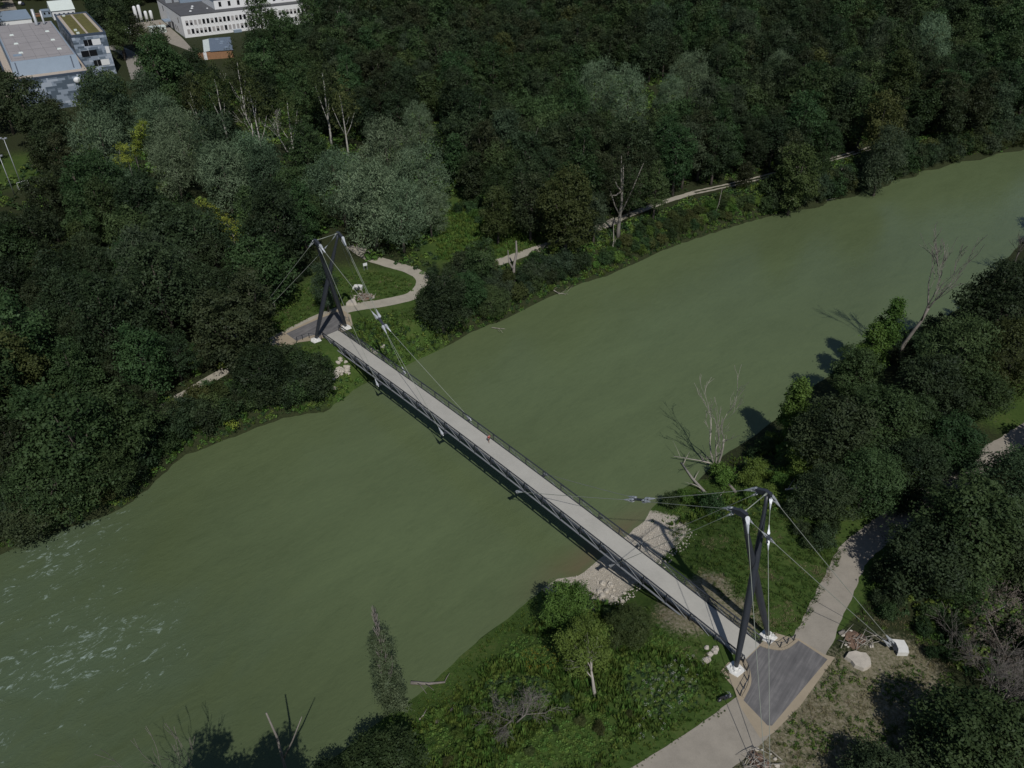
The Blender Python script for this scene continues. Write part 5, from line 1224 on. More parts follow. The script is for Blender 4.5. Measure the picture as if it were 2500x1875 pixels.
# instances on points: one object for what nobody could count
def scatter(name, P, scl, idxs, meshes, label, cat, rotz=None, tilt=0.0, zscale=None):
    n = len(P); me = bpy.data.meshes.new(name); me.vertices.add(n); me.vertices.foreach_set('co', np.ascontiguousarray(P, np.float32).ravel())
    rot = np.zeros((n, 3), np.float32); rot[:, 2] = rng.uniform(0, 6.283, n) if rotz is None else rotz
    rot[:, :2] = rng.normal(size=(n, 2)) * tilt
    sv = np.repeat(np.asarray(scl, np.float32)[:, None], 3, 1)
    if zscale is not None: sv[:, 2] *= zscale
    for nm, ty, arr in (('rot', 'FLOAT_VECTOR', rot), ('scl', 'FLOAT_VECTOR', sv)):
        a = me.attributes.new(nm, ty, 'POINT'); a.data.foreach_set('vector', np.ascontiguousarray(arr).ravel())
    a = me.attributes.new('idx', 'INT', 'POINT'); a.data.foreach_set('value', np.asarray(idxs, np.int32))
    me.update(); o = link_mesh(name, me)
    ng = bpy.data.node_groups.new(name, 'GeometryNodeTree')
    ng.interface.new_socket('Geometry', in_out='INPUT', socket_type='NodeSocketGeometry'); ng.interface.new_socket('Geometry', in_out='OUTPUT', socket_type='NodeSocketGeometry')
    gi = ng.nodes.new('NodeGroupInput'); go = ng.nodes.new('NodeGroupOutput'); iop = ng.nodes.new('GeometryNodeInstanceOnPoints')
    g2i = ng.nodes.new('GeometryNodeGeometryToInstance')
    for ms in reversed(meshes):
        po = bpy.data.objects.new(ms.name, ms); po.use_fake_user = True
        oi = ng.nodes.new('GeometryNodeObjectInfo'); oi.inputs['Object'].default_value = po
        ng.links.new(oi.outputs['Geometry'], g2i.inputs[0])
    def attr(nm, ty):
        q = ng.nodes.new('GeometryNodeInputNamedAttribute'); q.data_type = ty; q.inputs['Name'].default_value = nm
        return next(s for s in q.outputs if s.enabled and s.name == 'Attribute')
    ng.links.new(gi.outputs[0], iop.inputs['Points']); ng.links.new(g2i.outputs[0], iop.inputs['Instance'])
    iop.inputs['Pick Instance'].default_value = True
    ng.links.new(attr('idx', 'INT'), iop.inputs['Instance Index']); ng.links.new(attr('rot', 'FLOAT_VECTOR'), iop.inputs['Rotation']); ng.links.new(attr('scl', 'FLOAT_VECTOR'), iop.inputs['Scale'])
    ng.links.new(iop.outputs[0], go.inputs[0])
    md = o.modifiers.new('scatter', 'NODES'); md.node_group = ng
    tag(o, label, cat, kind='stuff'); return o
far_protos = []
for k in KEYS:
    cm, tm, h, w, lob = PROTO[k]
    fm = crown('far_crown', 900 + len(far_protos), lob, 5000 if k not in ('birch', 'wispy') else 1800, .55, .62 if k[:4] != 'grey' else .4, cm.materials[0], 'willow' if k[:4] == 'grey' else 'broad')
    far_protos.append(fm)
rest = order[NIND:]
scatter('wood', np.column_stack([cand[rest], cz_[rest]]), sc[rest], kz[rest], far_protos, 'dense mixed wood covering the far valley floor behind the riverside trees', 'wood')
# the same kind of wood goes on beyond the right edge of the near bank
nb = np.array([(xx + rng.uniform(-2.5, 2.5), yy + rng.uniform(-2.5, 2.5)) for yy in np.arange(-40, 260, 8.6) for xx in np.arange(40, 420, 8.6)])
nz_, ndf, ndn, nin, nnear, _ = land(nb[:, 0], nb[:, 1], True); nu, nv = proj(nb[:, 0], nb[:, 1], nz_ + 8)
m = (~nin) & nnear & (ndn > 4) & (nu > 2330) & (seg_dist([tuple(at(x, y, 0)[:2]) for x, y in ((2145, 980), (2230, 925), (2400, 815))], nb[:, 0], nb[:, 1]) > 7)
scatter('wood', np.column_stack([nb, nz_])[m], rng.uniform(.8, 1.15, m.sum()), rng.integers(0, 8, m.sum()), far_protos, 'dense wood on the near bank at the right edge', 'wood')
print('trees', len(idx), 'in stuff', len(rest))
# --- shrubs on the banks
SK = ['shrub_a', 'shrub_b', 'shrub_c', 'shrub_d', 'shrub_e']
SA = {'a': 'mid green', 'b': 'dark green', 'c': 'bright green', 'd': 'grey green', 'e': 'olive'}
def shrubs(poly, n, label, ks, smin=.6, smax=1.2, mind=2.6, seed=0):
    r_ = np.random.default_rng(seed); xs = [p[0] for p in poly]; ys = [p[1] for p in poly]; pts = []
    for _ in range(n * 30):
        if len(pts) >= n: break
        u, v = r_.uniform(min(xs), max(xs)), r_.uniform(min(ys), max(ys))
        if not inpoly(poly, np.array([u]), np.array([v]))[0]: continue
        p = ground(u, v, 5)
        if p.z < WZ + .15 or any((p.xy - q.xy).length < mind for q in pts): continue
        s = r_.uniform(smin, smax); tu, tv = proj(p.x, p.y, p.z + 1.8 * s)
        if any(inpoly(c_, np.array([tu]), np.array([tv]))[0] for c_ in CLEAR[1:2] + CLEAR[3:7]): continue
        pts.append(p); k = ks[r_.integers(len(ks))]
        sz = 'large' if s > (smin + smax) / 2 else 'small'
        plant('shrub_' + k, p, s, f'{sz} {SA[k]} shrub {label}', 'shrub', f'{SA[k]} shrubs {label}')
shrubs([(0, 1165), (90, 1130), (250, 1075), (330, 1020), (400, 955), (500, 920), (600, 885), (700, 875), (722, 855), (690, 800), (600, 775), (530, 790), (420, 880), (300, 960), (100, 1080), (0, 1110)], 90, 'on the bank left of the footbridge', 'abbe', .75, 1.5, 1.9, 1)
shrubs([(600, 800), (650, 790), (700, 812), (718, 860), (640, 885), (590, 880)], 14, 'in the thicket by the water left of the footbridge', 'ab', 1.0, 1.5, 1.6, 2)
shrubs([(905, 690), (960, 690), (1060, 670), (1140, 640), (1240, 605), (1280, 590), (1270, 560), (1180, 575), (1100, 610), (1020, 620), (920, 650)], 48, 'on the bank between footbridge and round dark tree', 'abde', .7, 1.35, 1.9, 3)
shrubs([(1280, 585), (1360, 560), (1460, 515), (1600, 468), (1640, 455), (1630, 430), (1560, 440), (1430, 480), (1340, 525), (1290, 550)], 60, 'on the weedy bank below the river lane', 'acae', .5, .95, 1.7, 4)
shrubs([(1640, 474), (1760, 437), (1880, 402), (2000, 364), (2100, 341), (2215, 314), (2215, 280), (2090, 310), (1960, 345), (1800, 390), (1660, 420)], 130, 'at the far waterline at upper right', 'bbade', .9, 1.9, 2.1, 5)
shrubs([(520, 680), (560, 640), (620, 590), (680, 550), (672, 585), (640, 625), (590, 655), (550, 690)], 16, 'on the edge of the grass by the far pylon', 'acb', .6, 1.2, 2.2, 6)
shrubs([(960, 445), (985, 425), (1040, 450), (1075, 480), (1060, 505), (1000, 470)], 10, 'at the back of the far meadow', 'ac', .6, 1.0, 2.4, 7)
shrubs([(1420, 1100), (1460, 1075), (1560, 1015), (1640, 965), (1720, 900), (1790, 840), (1860, 790), (1880, 830), (1800, 920), (1740, 1000), (1700, 1060), (1640, 1080), (1500, 1110)], 30, 'on the near bank between dead trees and wood', 'cca', .5, 1.0, 2.2, 8)
shrubs([(1900, 780), (1980, 740), (2070, 690), (2150, 620), (2205, 560), (2205, 640), (2100, 760), (1960, 820)], 20, 'under the near wood at the water', 'bba', .8, 1.3, 2.5, 9)
shrubs([(925, 600), (970, 585), (1040, 570), (1075, 580), (1060, 605), (960, 620)], 14, 'hiding the path between bridgehead and meadow', 'abe', .8, 1.2, 1.8, 15)
shrubs([(1700, 1120), (1760, 1090), (1800, 1150), (1770, 1200), (1720, 1180)], 8, 'below the near pylon head beside the path', 'ab', .5, .9, 1.8, 10)
shrubs([(1905, 1230), (2000, 1300), (2090, 1380), (2060, 1440), (1960, 1400), (1890, 1300)], 12, 'between near path and brown bare bush', 'bba', .5, .9, 2.0, 11)
shrubs([(1240, 1270), (1310, 1310), (1370, 1310), (1400, 1340), (1340, 1400), (1230, 1420), (1190, 1350)], 9, 'around the green trees by the pebble bar', 'ace', .4, .75, 1.8, 12)
shrubs([(930, 1540), (1060, 1480), (1250, 1500), (1420, 1560), (1300, 1659), (960, 1659)], 16, 'in the weeds of the near bank', 'acce', .22, .42, 2.2, 13)
# --- weeds and grasses
def tuft(seed, n, h, spread, mat, asp=.16, lean=.5):
    r_ = np.random.default_rng(seed); a = r_.uniform(0, 6.283, n); d = np.stack([np.cos(a), np.sin(a), np.zeros(n)], 1)
    up = d * lean * r_.uniform(.2, 1, (n, 1)) + [0, 0, 1]; L_ = h * r_.uniform(.55, 1.1, (n, 1)); up /= np.linalg.norm(up, axis=1, keepdims=True)
    root = d * spread * np.sqrt(r_.random((n, 1))) ; W = np.cross(d, [0, 0, 1.]) * asp * L_ * .5
    V = np.stack([root - W * .5, root + up * L_ * .55 - W, root + up * L_, root + up * L_ * .55 + W], 1).reshape(-1, 3)
    return quads_to_mesh('tuft', V, .15 + .7 * r_.random(n), L[mat])
def leafy(seed, n, r, h, mat, size):
    r_ = np.random.default_rng(seed); d = r_.normal(size=(n, 3)); d[:, 2] = np.abs(d[:, 2]); d /= np.linalg.norm(d, axis=1, keepdims=True)
    C = d * [r, r, h] * r_.uniform(.55, 1.05, (n, 1))
    return quads_to_mesh('weed', leaf_quads(C, d + r_.normal(size=(n, 3)) * .5 + [0, 0, .4], size, .7, r_), r_.random(n), L[mat])
def region_points(poly, per_m2, seed, zmin=WZ + .1, avoid=()):
    r_ = np.random.default_rng(seed)
    W = [at(x, y, -2.5) for x, y in poly]; xs = [p.x for p in W]; ys = [p.y for p in W]
    n = int((max(xs) - min(xs) + 12) * (max(ys) - min(ys) + 12) * per_m2)
    x = r_.uniform(min(xs) - 6, max(xs) + 6, n); y = r_.uniform(min(ys) - 6, max(ys) + 6, n); z = land(x, y)
    u, v = proj(x, y, z); m = inpoly(poly, u, v) & (z > zmin)
    for a in avoid: m &= ~inpoly(a, u, v)
    return np.column_stack([x, y, z])[m]
NEARPATH = [[(1380, 1665), (1470, 1606), (1548, 1545), (1600, 1600), (1560, 1680), (1400, 1780), (1250, 1780)], [(1555, 1480), (1600, 1430), (1660, 1370), (1730, 1370), (1760, 1320), (1830, 1180), (1900, 1150), (1880, 1240), (1800, 1400), (1700, 1560), (1600, 1630), (1480, 1750), (1360, 1680), (1480, 1610), (1570, 1550)]]
BARP = [[(1245, 1250), (1320, 1200), (1390, 1128), (1440, 1130), (1450, 1160), (1400, 1240), (1340, 1290), (1310, 1300)]]
T = [tuft(1, 26, 1.25, .45, 'reed'), tuft(2, 26, 1.5, .5, 'reed', .13), leafy(3, 40, .55, .75, 'reed', .34), leafy(4, 40, .6, .55, 'bright', .3), leafy(9, 36, .55, .6, 'green', .32)]
bankL = [(690, 1700), (800, 1590), (868, 1535), (905, 1508), (962, 1448), (1042, 1380), (1102, 1337), (1162, 1280), (1207, 1248), (1250, 1250), (1300, 1300), (1375, 1325), (1470, 1390), (1555, 1470), (1575, 1530), (1490, 1605), (1390, 1665), (1300, 1720)]
bankR = [(1395, 1135), (1412, 1092), (1452, 1063), (1502, 1044), (1562, 988), (1640, 940), (1740, 900), (1760, 1000), (1720, 1090), (1640, 1110), (1480, 1135)]
P = np.concatenate([region_points(bankL, 5.0, 31, avoid=NEARPATH + BARP), region_points(bankR, 3.2, 32, avoid=BARP)])
q = rng.random(len(P)); patch = np.sin(P[:, 0] * .35 + 2 * np.sin(P[:, 1] * .2)) + np.sin(P[:, 1] * .42)
ix = np.where(patch > .7, 3, np.where(patch < -.9, rng.choice([2, 4], len(P)), rng.integers(0, 3, len(P))))
PATHL = [tuple(at(x, y, 0)[:2]) for x, y in ((1290, 1790), (1400, 1712), (1478, 1659), (1560, 1600), (1640, 1535), (1745, 1400), (1842, 1200))]
edge = np.clip((P[:, 2] + 5.4) / 1.2, .35, 1) * np.clip((seg_dist(PATHL, P[:, 0], P[:, 1]) - 2.2) / 4.5, .22, 1)
scatter('weeds', P, rng.uniform(.4, .85, len(P)) * edge * np.where(patch > .7, .8, 1), ix, T, 'tall green weeds and reeds covering the near river bank', 'weeds', tilt=.12)
farB = [(895, 780), (965, 748), (1080, 690), (1200, 634), (1320, 591), (1450, 532), (1610, 480), (1660, 462), (1640, 425), (1580, 425), (1440, 462), (1345, 505), (1290, 530), (1200, 570), (1110, 610), (1020, 660), (930, 700), (900, 720)]
farL = [(-20, 1200), (0, 1192), (90, 1158), (180, 1123), (250, 1103), (310, 1058), (390, 983), (470, 953), (560, 918), (620, 896), (700, 886), (727, 866), (780, 828), (900, 772), (890, 715), (840, 680), (770, 700), (745, 760), (700, 790), (640, 770), (600, 780), (540, 800), (460, 850), (380, 900), (300, 960), (200, 1040), (90, 1110), (-20, 1150)]
BRI = [(690, 725), (745, 705), (800, 760), (830, 800), (770, 820), (700, 760)]
RIP = [(690, 795), (715, 770), (745, 778), (752, 800), (725, 835), (700, 830)]
P = np.concatenate([region_points(farB, 2.2, 33), region_points(farL, 2.4, 34, avoid=[BRI, RIP])])
scatter('weeds', P, rng.uniform(.6, 1.2, len(P)), rng.choice([2, 3, 3, 4, 4, 0], len(P)), T, 'leafy green weeds covering the far river bank', 'weeds', tilt=.1)
# undergrowth of the wood edge along the whole far bank
n = 110000; x = rng.uniform(-150, 230, n); y = rng.uniform(60, 340, n); z, a_, b_, in_, ne_, ba_ = land(x, y, True); uu, vv = proj(x, y, z)
m = (~in_) & (~ne_) & (a_ > .1) & (a_ < 190) & ((a_ < 11) | (rng.random(n) < np.where(a_ < 34, .22, .11))) & (uu > -40) & (uu < 2260)
for c_ in CLEAR[:7] + [farB, farL, RIP, BRI]: m &= ~inpoly(c_, uu, vv)
lanes = [tuple(at(a, b, 0)[:2]) for a, b in TR]; m &= seg_dist(lanes, x, y) > 2.3
P = np.column_stack([x, y, z])[m]
scatter('undergrowth', P, rng.uniform(.8, 2.0, len(P)) * np.where(a_[m] > 34, 1.8, 1), rng.choice([2, 3, 4, 4], len(P)), T, 'low green undergrowth along the edge of the far wood', 'undergrowth', tilt=.1)
GT = [tuft(11, 16, .42, .3, 'grass', .2, .8), tuft(12, 16, .36, .32, 'dry', .16, .9), tuft(13, 14, .55, .28, 'grass', .18, .7), leafy(14, 16, .35, .25, 'reed', .22)]
mead = [(520, 705), (590, 668), (660, 620), (740, 590), (840, 590), (880, 605), (895, 628), (820, 648), (755, 660), (690, 678), (620, 715), (560, 740)]
mead2 = [(950, 540), (945, 505), (970, 455), (1030, 455), (1090, 505), (1150, 500), (1165, 528), (1120, 545), (1080, 557), (1000, 570)]
mead3 = [(610, 760), (690, 745), (700, 775), (690, 800), (640, 790)]; mead4 = [(770, 690), (830, 672), (905, 665), (900, 700), (860, 740), (800, 745)]
Pm = region_points([(945, 560), (945, 505), (965, 450), (1000, 435), (1060, 470), (1090, 500), (1150, 490), (1168, 528), (1120, 545), (1080, 557), (1000, 572)], 3.0, 61)
scatter('weeds', Pm, rng.uniform(.5, 1.0, len(Pm)), rng.choice([0, 3, 3], len(Pm)), T, 'bright green weeds on the far meadow behind the forked stump', 'weeds', tilt=.1)
P = np.concatenate([region_points(mead, 2.2, 35), region_points(mead2, 2.6, 36), region_points(mead3, 2.0, 37, avoid=[RIP]), region_points(mead4, 2.2, 38)])
scatter('meadow_grass', P, rng.uniform(.6, 1.5, len(P)), rng.choice([0, 0, 2, 3, 1], len(P), p=[.35, .2, .2, .17, .08]), GT, 'rough green grass on the meadow around the far bridgehead', 'grass', tilt=.1)
nearG = [(1440, 1130), (1650, 1105), (1740, 1110), (1830, 1180), (1790, 1260), (1730, 1360), (1660, 1375), (1560, 1290), (1460, 1190)]
nearD = [(1885, 1250), (1960, 1330), (2060, 1430), (2060, 1520), (1990, 1600), (1880, 1700), (1640, 1700), (1640, 1620), (1740, 1520), (1800, 1430)]
nearS = [(1350, 1300), (1440, 1330), (1580, 1450), (1560, 1500), (1480, 1440), (1400, 1380)]
ANCH = [[(1810, 1330), (1850, 1340), (1955, 1370), (1965, 1420), (1880, 1465), (1820, 1440)]]
P = np.concatenate([region_points(nearG, 5.0, 39), region_points(nearD, 6.0, 40, avoid=ANCH + NEARPATH), region_points(nearS, 4.0, 41)])
u, v = proj(P[:, 0], P[:, 1], P[:, 2]); isd = (u > 1640) & (v > 1330)
pt = np.sin(P[:, 0] * .8 + 1.5 * np.sin(P[:, 1] * .6)) + np.sin(P[:, 1] * .9 + .4)
gr = rng.random(len(P)); ix = np.where(isd, np.where(pt + rng.normal(size=len(P)) * .5 > .1, rng.choice([0, 2, 3], len(P)), 1), np.where(pt > -.9, rng.choice([0, 2], len(P)), 1))
scatter('rough_grass', P, rng.uniform(.4, 1.05, len(P)), ix, GT, 'patchy green and straw coloured grass around the near bridgehead', 'grass', tilt=.12)
Pu = region_points([(1880, 1240), (1960, 1230), (2240, 1230), (2240, 1500), (2080, 1450), (1990, 1350), (1930, 1300)], 1.6, 62)
scatter('undergrowth', Pu, rng.uniform(.7, 1.6, len(Pu)), rng.choice([2, 4, 4], len(Pu)), T, 'low green undergrowth below the trees right of the near path', 'undergrowth', tilt=.1)
FL_ = [leafy(21, 10, .2, .12, 'gold', .07), leafy(22, 12, .22, .12, 'white', .075)]
gold = [(1270, 1600), (1255, 1540)] ; goldp = [(1255, 1595), (1290, 1585), (1335, 1610), (1300, 1650), (1265, 1630)]
goldp = [(x / 1.0, y / 1.0) for x, y in ((1125, 1412), (1180, 1395), (1245, 1405), (1200, 1450), (1140, 1455))]
Pg = region_points(goldp, 3.5, 51); Pg[:, 2] += .7
tag(scatter('flowers', Pg, rng.uniform(.6, 1.1, len(Pg)), np.zeros(len(Pg), int), FL_, 'golden flowers among the weeds of the near bank', 'flowers'))
whp = [(1385, 1480), (1440, 1440), (1500, 1415), (1530, 1445), (1490, 1500), (1430, 1600), (1370, 1620)]
Pw = np.concatenate([region_points(whp, 2.4, 52)]); Pw = Pw[rng.random(len(Pw)) < .5 + .5 * np.sin(Pw[:, 0] * 1.3) * np.sin(Pw[:, 1] * 1.1)]; Pw[:, 2] += 1.05
scatter('flowers', Pw, rng.uniform(.6, 1.15, len(Pw)), np.ones(len(Pw), int), FL_, 'white flower heads among the weeds beside the near bridgehead', 'flowers')
# --- stones
def rock(px, r, label, seed, group=None, flat=.65, mat='rock', src=None):
    u, v = px if src is None else ((src[0] + src[2] * px[0]) / S, (src[1] + src[2] * px[1]) / S)
    p = ground(u, v); rr = random.Random(seed); mb = MB(); mb.sphere((0, 0, r * flat * .35), r, 9, 6, (rr.uniform(.8, 1.25), rr.uniform(.75, 1.1), flat), .22, rr)
    o = mb.build('boulder', M[mat]); o.location = p; o.rotation_euler.z = rr.uniform(0, 6.28); return tag(o, label, 'boulder', group)
kr = (740, 760, 320 / 2212); rr = random.Random(5)
for i in range(26):
    x, y = (rr.uniform(450, 760), rr.uniform(800, 1090)) if i < 18 else (rr.uniform(270, 560), rr.uniform(1040, 1330))
    if i < 18 and (x - 450) / 310 + (y - 800) / 290 < .55: x += 140; y += 90
    rock((x, y), rr.uniform(.35, .8), 'pale rip rap boulder heaped on the bank under the far end of the footbridge' if i < 18 else 'pale stone scattered by the water below the far rip rap', i, 'rip rap boulders under the far end of the footbridge' if i < 18 else 'pale stones by the water below the rip rap', src=kr)
for i, (x, y) in enumerate(((1205, 630), (1250, 655), (1300, 615), (1340, 605), (1360, 580), (1170, 655), (1200, 690), (1230, 715))):
    rock((x, y), rr.uniform(.3, .5), 'pale stone in the row along the upstream side of the far bridge end', 40 + i, 'pale stones along the upstream side of the far bridge end', src=kr)
for i in range(16):
    rock((rr.uniform(430, 900), rr.uniform(840, 1160)), rr.uniform(.2, .5), 'pale stone at the upper edge of the pebble bar beside the bushes', 60 + i, 'pale stones at the edge of the pebble bar', src=(1400, 1300, 320 / 2212))
for i in range(10):
    rock((rr.uniform(20, 220), rr.uniform(800, 960)) if i < 5 else (rr.uniform(0, 90), rr.uniform(1000, 1130)), rr.uniform(.2, .45), 'pale stone beside the downstream foot of the near pylon', 80 + i, 'pale stones beside the near pylon foot', src=(1720, 1460, 320 / 2212))
# pebbles of the bar
r_ = np.random.default_rng(77); n = 9000; x = r_.uniform(2, 34, n); y = r_.uniform(62, 98, n); z, a_, b_, in_, ne_, ba_ = land(x, y, True)
m = (z > WZ + .02) & ne_ & (b_ < 9.5) & (ba_ > .3); Pp = np.column_stack([x, y, z + .03])[m]
mb = MB(); mb.sphere((0, 0, 0), .085, 6, 4, (1.2, .9, .6), .2, random.Random(2)); pm = mb.mesh('pebble', M['rock'])
scatter('pebbles', Pp, r_.uniform(.4, 1.5, len(Pp)) ** 1.6, np.zeros(len(Pp), int), [pm], 'coarse pebbles on the bar under the footbridge', 'pebbles')
# slabs and heaps by the anchor blocks
kq = (2040, 1520, 180 / 2212)
def slab(px, src, zt, label):
    pts = [at((src[0] + src[2] * x) / S, (src[1] + src[2] * y) / S, 0) for x, y in px]; c = sum(pts, Vector()) / len(pts); mb = MB()
    lo = [(p.x - c.x, p.y - c.y) for p in pts]; hi = [(a * .9, b * .9) for a, b in lo]; mb.prism(lo, -.3, zt, hi)
    o = mb.build('stone_slab', M['rock'], None, fix=True); o.location = (c.x, c.y, 0.0); return tag(o, label, 'stone slab')
slab([(235, 1080), (330, 930), (560, 890), (720, 940), (900, 960), (1040, 1130), (1075, 1330), (960, 1430), (830, 1480), (540, 1360), (430, 1210)], kq, .55, 'large flat pale boulder slab beside the brushwood heap on the right of the near path')
slab([(75, 1225), (200, 1090), (380, 1000), (480, 985), (590, 1180), (500, 1210), (300, 1215)], (840, 680, 120 / 2212), .6, 'low pale boulder beside the far anchor block next to the path')
def heap(px, src, w, h, label, seed, nb=26, nst=8):
    p = at((src[0] + src[2] * px[0]) / S, (src[1] + src[2] * px[1]) / S, 0); o = empty('brush_heap', p); tag(o, label, 'brush heap'); r2 = random.Random(seed)
    mb = MB()
    for i in range(7): mb.sphere((r2.uniform(-w, w) * .55, r2.uniform(-w, w) * .4, .05), r2.uniform(.4, .75) * w * .6, 9, 5, (1, 1, h / w), .25, r2)
    mb.build('debris', M['red_soil'], o)
    mb = MB()
    for i in range(nb):
        c = Vector((r2.gauss(0, w * .5), r2.gauss(-.2, w * .4), r2.uniform(.15, h))); d = Vector((r2.uniform(-1, 1), r2.uniform(-1, 1), r2.uniform(-.25, .3))).normalized() * r2.uniform(.5, 1.5)
        mb.tube([c - d, c + Vector((0, 0, .1)), c + d], [.05, .04, .015], 5)
    mb.build('branches', M['bark_pale'], o, True)
    mb = MB()
    for i in range(nst):
        a = r2.uniform(0, 6.28); mb.sphere((w * math.cos(a), w * .8 * math.sin(a), .12), r2.uniform(.12, .3), 7, 5, (1.2, .9, .7), .2, r2)
    mb.build('stones', M['rock'], o); return o
heap((640, 560), kq, 1.9, .9, 'heap of brown brushwood and stones beside the right anchor block of the near pylon', 1)
heap((900, 850), (840, 680, 120 / 2212), 2.2, .9, 'heap of brown brushwood and pale branches beside the far anchor block', 2, 30, 10)
heap((430, 1070), (1700, 1475, 800 / 2212), 1.9, .8, 'heap of dark brushwood under the cables at the bottom edge', 3, 30, 6)
mb = MB(); r2 = random.Random(8); mb.tube([(-.5, 0, .2), (-.1, .1, .35), (.5, .15, .3)], [.22, .25, .18], 7); mb.sphere((.2, .3, .2), .3, 7, 5, (1, 1, .7), .25, r2)
o = mb.build('tree_root', M['bark_grey']); q = at((1700 + .36166 * 985) / S, (1475 + .36166 * 205) / S, 0); o.location = q; tag(o, 'dark knotty root stump at the path edge opposite the near forecourt', 'stump')
for (x, y, lab) in ((620, 180, 'small black post left of the grass edge by the far forecourt'),): pass
mb = MB(); mb.box(-.5, .5, -.03, .03, 1.1, 1.8); p = ground(790, 583); sg = empty('info_board', p, .5); tag(sg, 'small white sign board under the willows behind the far meadow', 'sign')
mb.build('panel', M['white_paint'], sg); mb = MB(); mb.box(-.42, -.34, -.02, .04, 0, 1.1); mb.box(.34, .42, -.02, .04, 0, 1.1); mb.build('leg', M['galv'], sg)
# --- motorbike on the grass beside the path
p = at((1740 + .0452 * 640) / S, (1650 + .0452 * 1300) / S, 0); mo = empty('motorbike', p, .35); tag(mo, 'black motorbike parked on the grass edge beside the near gravel path', 'motorbike')
def torus(mb, c, r, t, n=18, m=6):
    b = len(mb.v)
    for i in range(n):
        a = 2 * math.pi * i / n
        for j in range(m):
            q = 2 * math.pi * j / m; rr_ = r + t * math.cos(q); mb.v.append((c[0] + rr_ * math.cos(a), c[1] + t * math.sin(q), c[2] + rr_ * math.sin(a)))
    for i in range(n):
        for j in range(m): mb.f.append([b + i * m + j, b + ((i + 1) % n) * m + j, b + ((i + 1) % n) * m + (j + 1) % m, b + i * m + (j + 1) % m])
for x in (-.72, .74):
    mb = MB(); torus(mb, (0, 0, 0), .27, .07); wo = mb.build('wheel', M['tyre'], mo, True); wo.location = (x, 0, .34)
    mb = MB(); mb.tube([(0, -.05, 0), (0, .05, 0)], .08, 8)
    for a in range(6): mb.tube([(0, 0, 0), (.23 * math.cos(a * 1.047), 0, .23 * math.sin(a * 1.047))], .015, 4)
    mb.build('rim', M['galv'], wo)
mb = MB(); mb.sphere((.15, 0, .82), .3, 10, 7, (1.1, .55, .6)); mb.build('tank', M['car_dark'], mo, True)
mb = MB(); mb.hexa([(-.85, -.12, .74), (-.1, -.15, .72), (-.1, .15, .72), (-.85, .12, .74), (-.85, -.1, .86), (-.1, -.12, .82), (-.1, .12, .82), (-.85, .1, .86)]); mb.build('seat', M['tyre'], mo)
mb = MB(); mb.box(-.25, .3, -.17, .17, .28, .66); mb.tube([(-.3, .16, .3), (-.9, .2, .42)], .05, 6); mb.build('engine', M['steel'], mo)
mb = MB(); mb.tube([(.74, -.1, .34), (.48, -.1, 1.0)], .03, 6); mb.tube([(.74, .1, .34), (.48, .1, 1.0)], .03, 6); mb.build('fork', M['galv'], mo)
mb = MB(); mb.tube([(.36, -.38, 1.08), (.46, 0, 1.04), (.36, .38, 1.08)], .025, 6); mb.build('handlebar', M['steel_light'], mo)
mb = MB(); mb.sphere((.62, 0, .92), .11, 8, 6); mb.build('headlight', M['galv'], mo, True)
mb = MB(); mb.hexa([(.55, -.22, 1.0), (.55, .22, 1.0), (.45, .17, 1.32), (.45, -.17, 1.32), (.58, -.22, 1.0), (.58, .22, 1.0), (.48, .17, 1.32), (.48, -.17, 1.32)]); mb.build('windshield', M['galv'], mo)
# --- the walker on the deck
def skinned(name, joints, edges, mat, parent, sub=1):
    me = bpy.data.meshes.new(name); me.from_pydata([j[:3] for j in joints], edges, []); o = bpy.data.objects.new(name, me); COL.objects.link(o)
    md = o.modifiers.new('s', 'SKIN'); sv = me.skin_vertices[0].data
    for i, j in enumerate(joints): r = j[3]; sv[i].radius = (r, r) if not hasattr(r, '__len__') else r
    sv[0].use_root = True; s2 = o.modifiers.new('d', 'SUBSURF'); s2.levels = s2.render_levels = sub
    dg = bpy.context.evaluated_depsgraph_get(); m2 = bpy.data.meshes.new_from_object(o.evaluated_get(dg)); bpy.data.objects.remove(o)
    m2.name = name; m2.materials.clear(); m2.materials.append(mat); m2.polygons.foreach_set('use_smooth', [True] * len(m2.polygons)); return link_mesh(name, m2, parent)
px_ = ((1160 + .0723 * 470) / S, (1030 + .0723 * 690) / S); p = at(*px_, 1.27); lc = Vector((p.x - BC.x, p.y - BC.y)).dot(AX); p.z = camber(lc) + .002
pe = empty('person', p, math.atan2(AX.y, AX.x) - math.pi / 2 + math.pi); tag(pe, 'person in red shirt and dark shorts walking on the footbridge deck', 'person')
M['skin'] = simple('skin', (0.42, 0.26, 0.19), 0.6, 0, .06, 4); M['red'] = simple('red_cloth', (0.42, 0.02, 0.03), 0.8, 0, .12, 5); M['dark_cloth'] = simple('dark_cloth', (0.035, 0.03, 0.028), 0.85, 0, .15, 5); M['hair'] = simple('brown_hair', (0.10, 0.07, 0.045), 0.7, 0, .2, 8); M['pink'] = simple('pale_pink_cloth', (0.62, 0.42, 0.42), 0.8, 0, .06, 5)
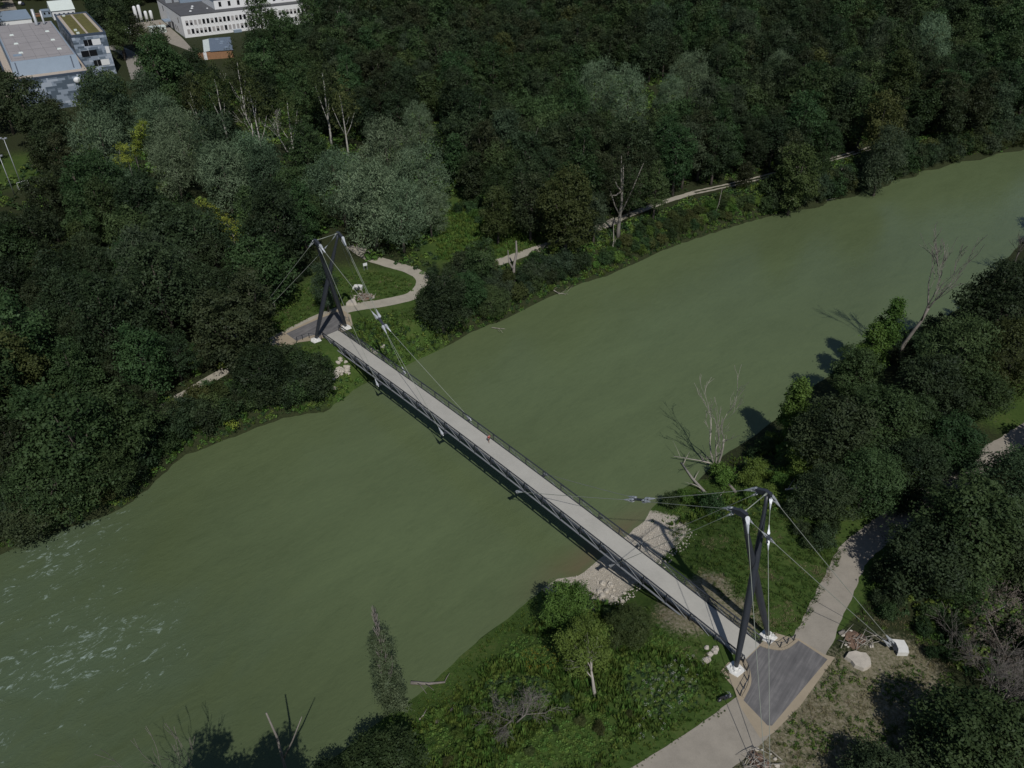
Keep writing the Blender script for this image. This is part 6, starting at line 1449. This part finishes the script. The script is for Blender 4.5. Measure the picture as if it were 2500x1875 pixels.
J = [(0, 0, .95, (.15, .11)), (0, 0, 1.18, (.14, .10)), (0, .01, 1.40, (.16, .10)), (0, .02, 1.50, .06), (0, .05, 1.60, .085), (0, .06, 1.70, .085),
     (.19, 0, 1.40, .055), (.27, -.05, 1.15, .045), (.24, .12, .95, .036), (.24, .17, .86, .035), (-.19, 0, 1.40, .055), (-.27, .04, 1.15, .045), (-.27, -.1, .94, .036), (-.27, -.12, .85, .035),
     (.10, 0, .88, .085), (.11, .15, .50, .06), (.11, .02, .10, .045), (.11, .16, .04, .04), (-.10, 0, .88, .085), (-.11, -.05, .50, .06), (-.11, -.30, .14, .045), (-.11, -.20, .05, .04)]
Ed = [(0, 1), (1, 2), (2, 3), (3, 4), (4, 5), (2, 6), (6, 7), (7, 8), (8, 9), (2, 10), (10, 11), (11, 12), (12, 13), (0, 14), (14, 15), (15, 16), (16, 17), (0, 18), (18, 19), (19, 20), (20, 21)]
skinned('body', J, Ed, M['skin'], pe)
skinned('shirt', [(0, 0, .98, (.175, .135)), (0, 0, 1.18, (.17, .125)), (0, .01, 1.41, (.18, .12)), (.19, 0, 1.41, .075), (.25, -.035, 1.22, .066), (-.19, 0, 1.41, .075), (-.25, .03, 1.22, .066)], [(0, 1), (1, 2), (2, 3), (3, 4), (2, 5), (5, 6)], M['red'], pe)
skinned('shorts', [(0, 0, .96, (.17, .13)), (.10, .01, .86, .105), (.11, .11, .58, .088), (-.10, 0, .86, .105), (-.11, -.035, .58, .088)], [(0, 1), (1, 2), (0, 3), (3, 4)], M['dark_cloth'], pe)
mb = MB(); mb.sphere((0, .045, 1.69), .105, 10, 7, (.95, 1.05, .95)); mb.build('hair', M['hair'], pe, True)
mb = MB(); mb.hexa([(-.15, -.165, 1.02), (.15, -.165, 1.02), (.15, -.125, 1.02), (-.15, -.125, 1.02), (-.15, -.165, 1.12), (.15, -.165, 1.12), (.15, -.125, 1.12), (-.15, -.125, 1.12)]); mb.build('waist_bag', M['pink'], pe)
for x in (-.11, .11):
    y = -.22 if x < 0 else .1; mb = MB(); mb.sphere((x, y + .03, .05), .07, 8, 5, (.75, 1.8, .75)); mb.build('shoe', M['dark_cloth'], pe, True)
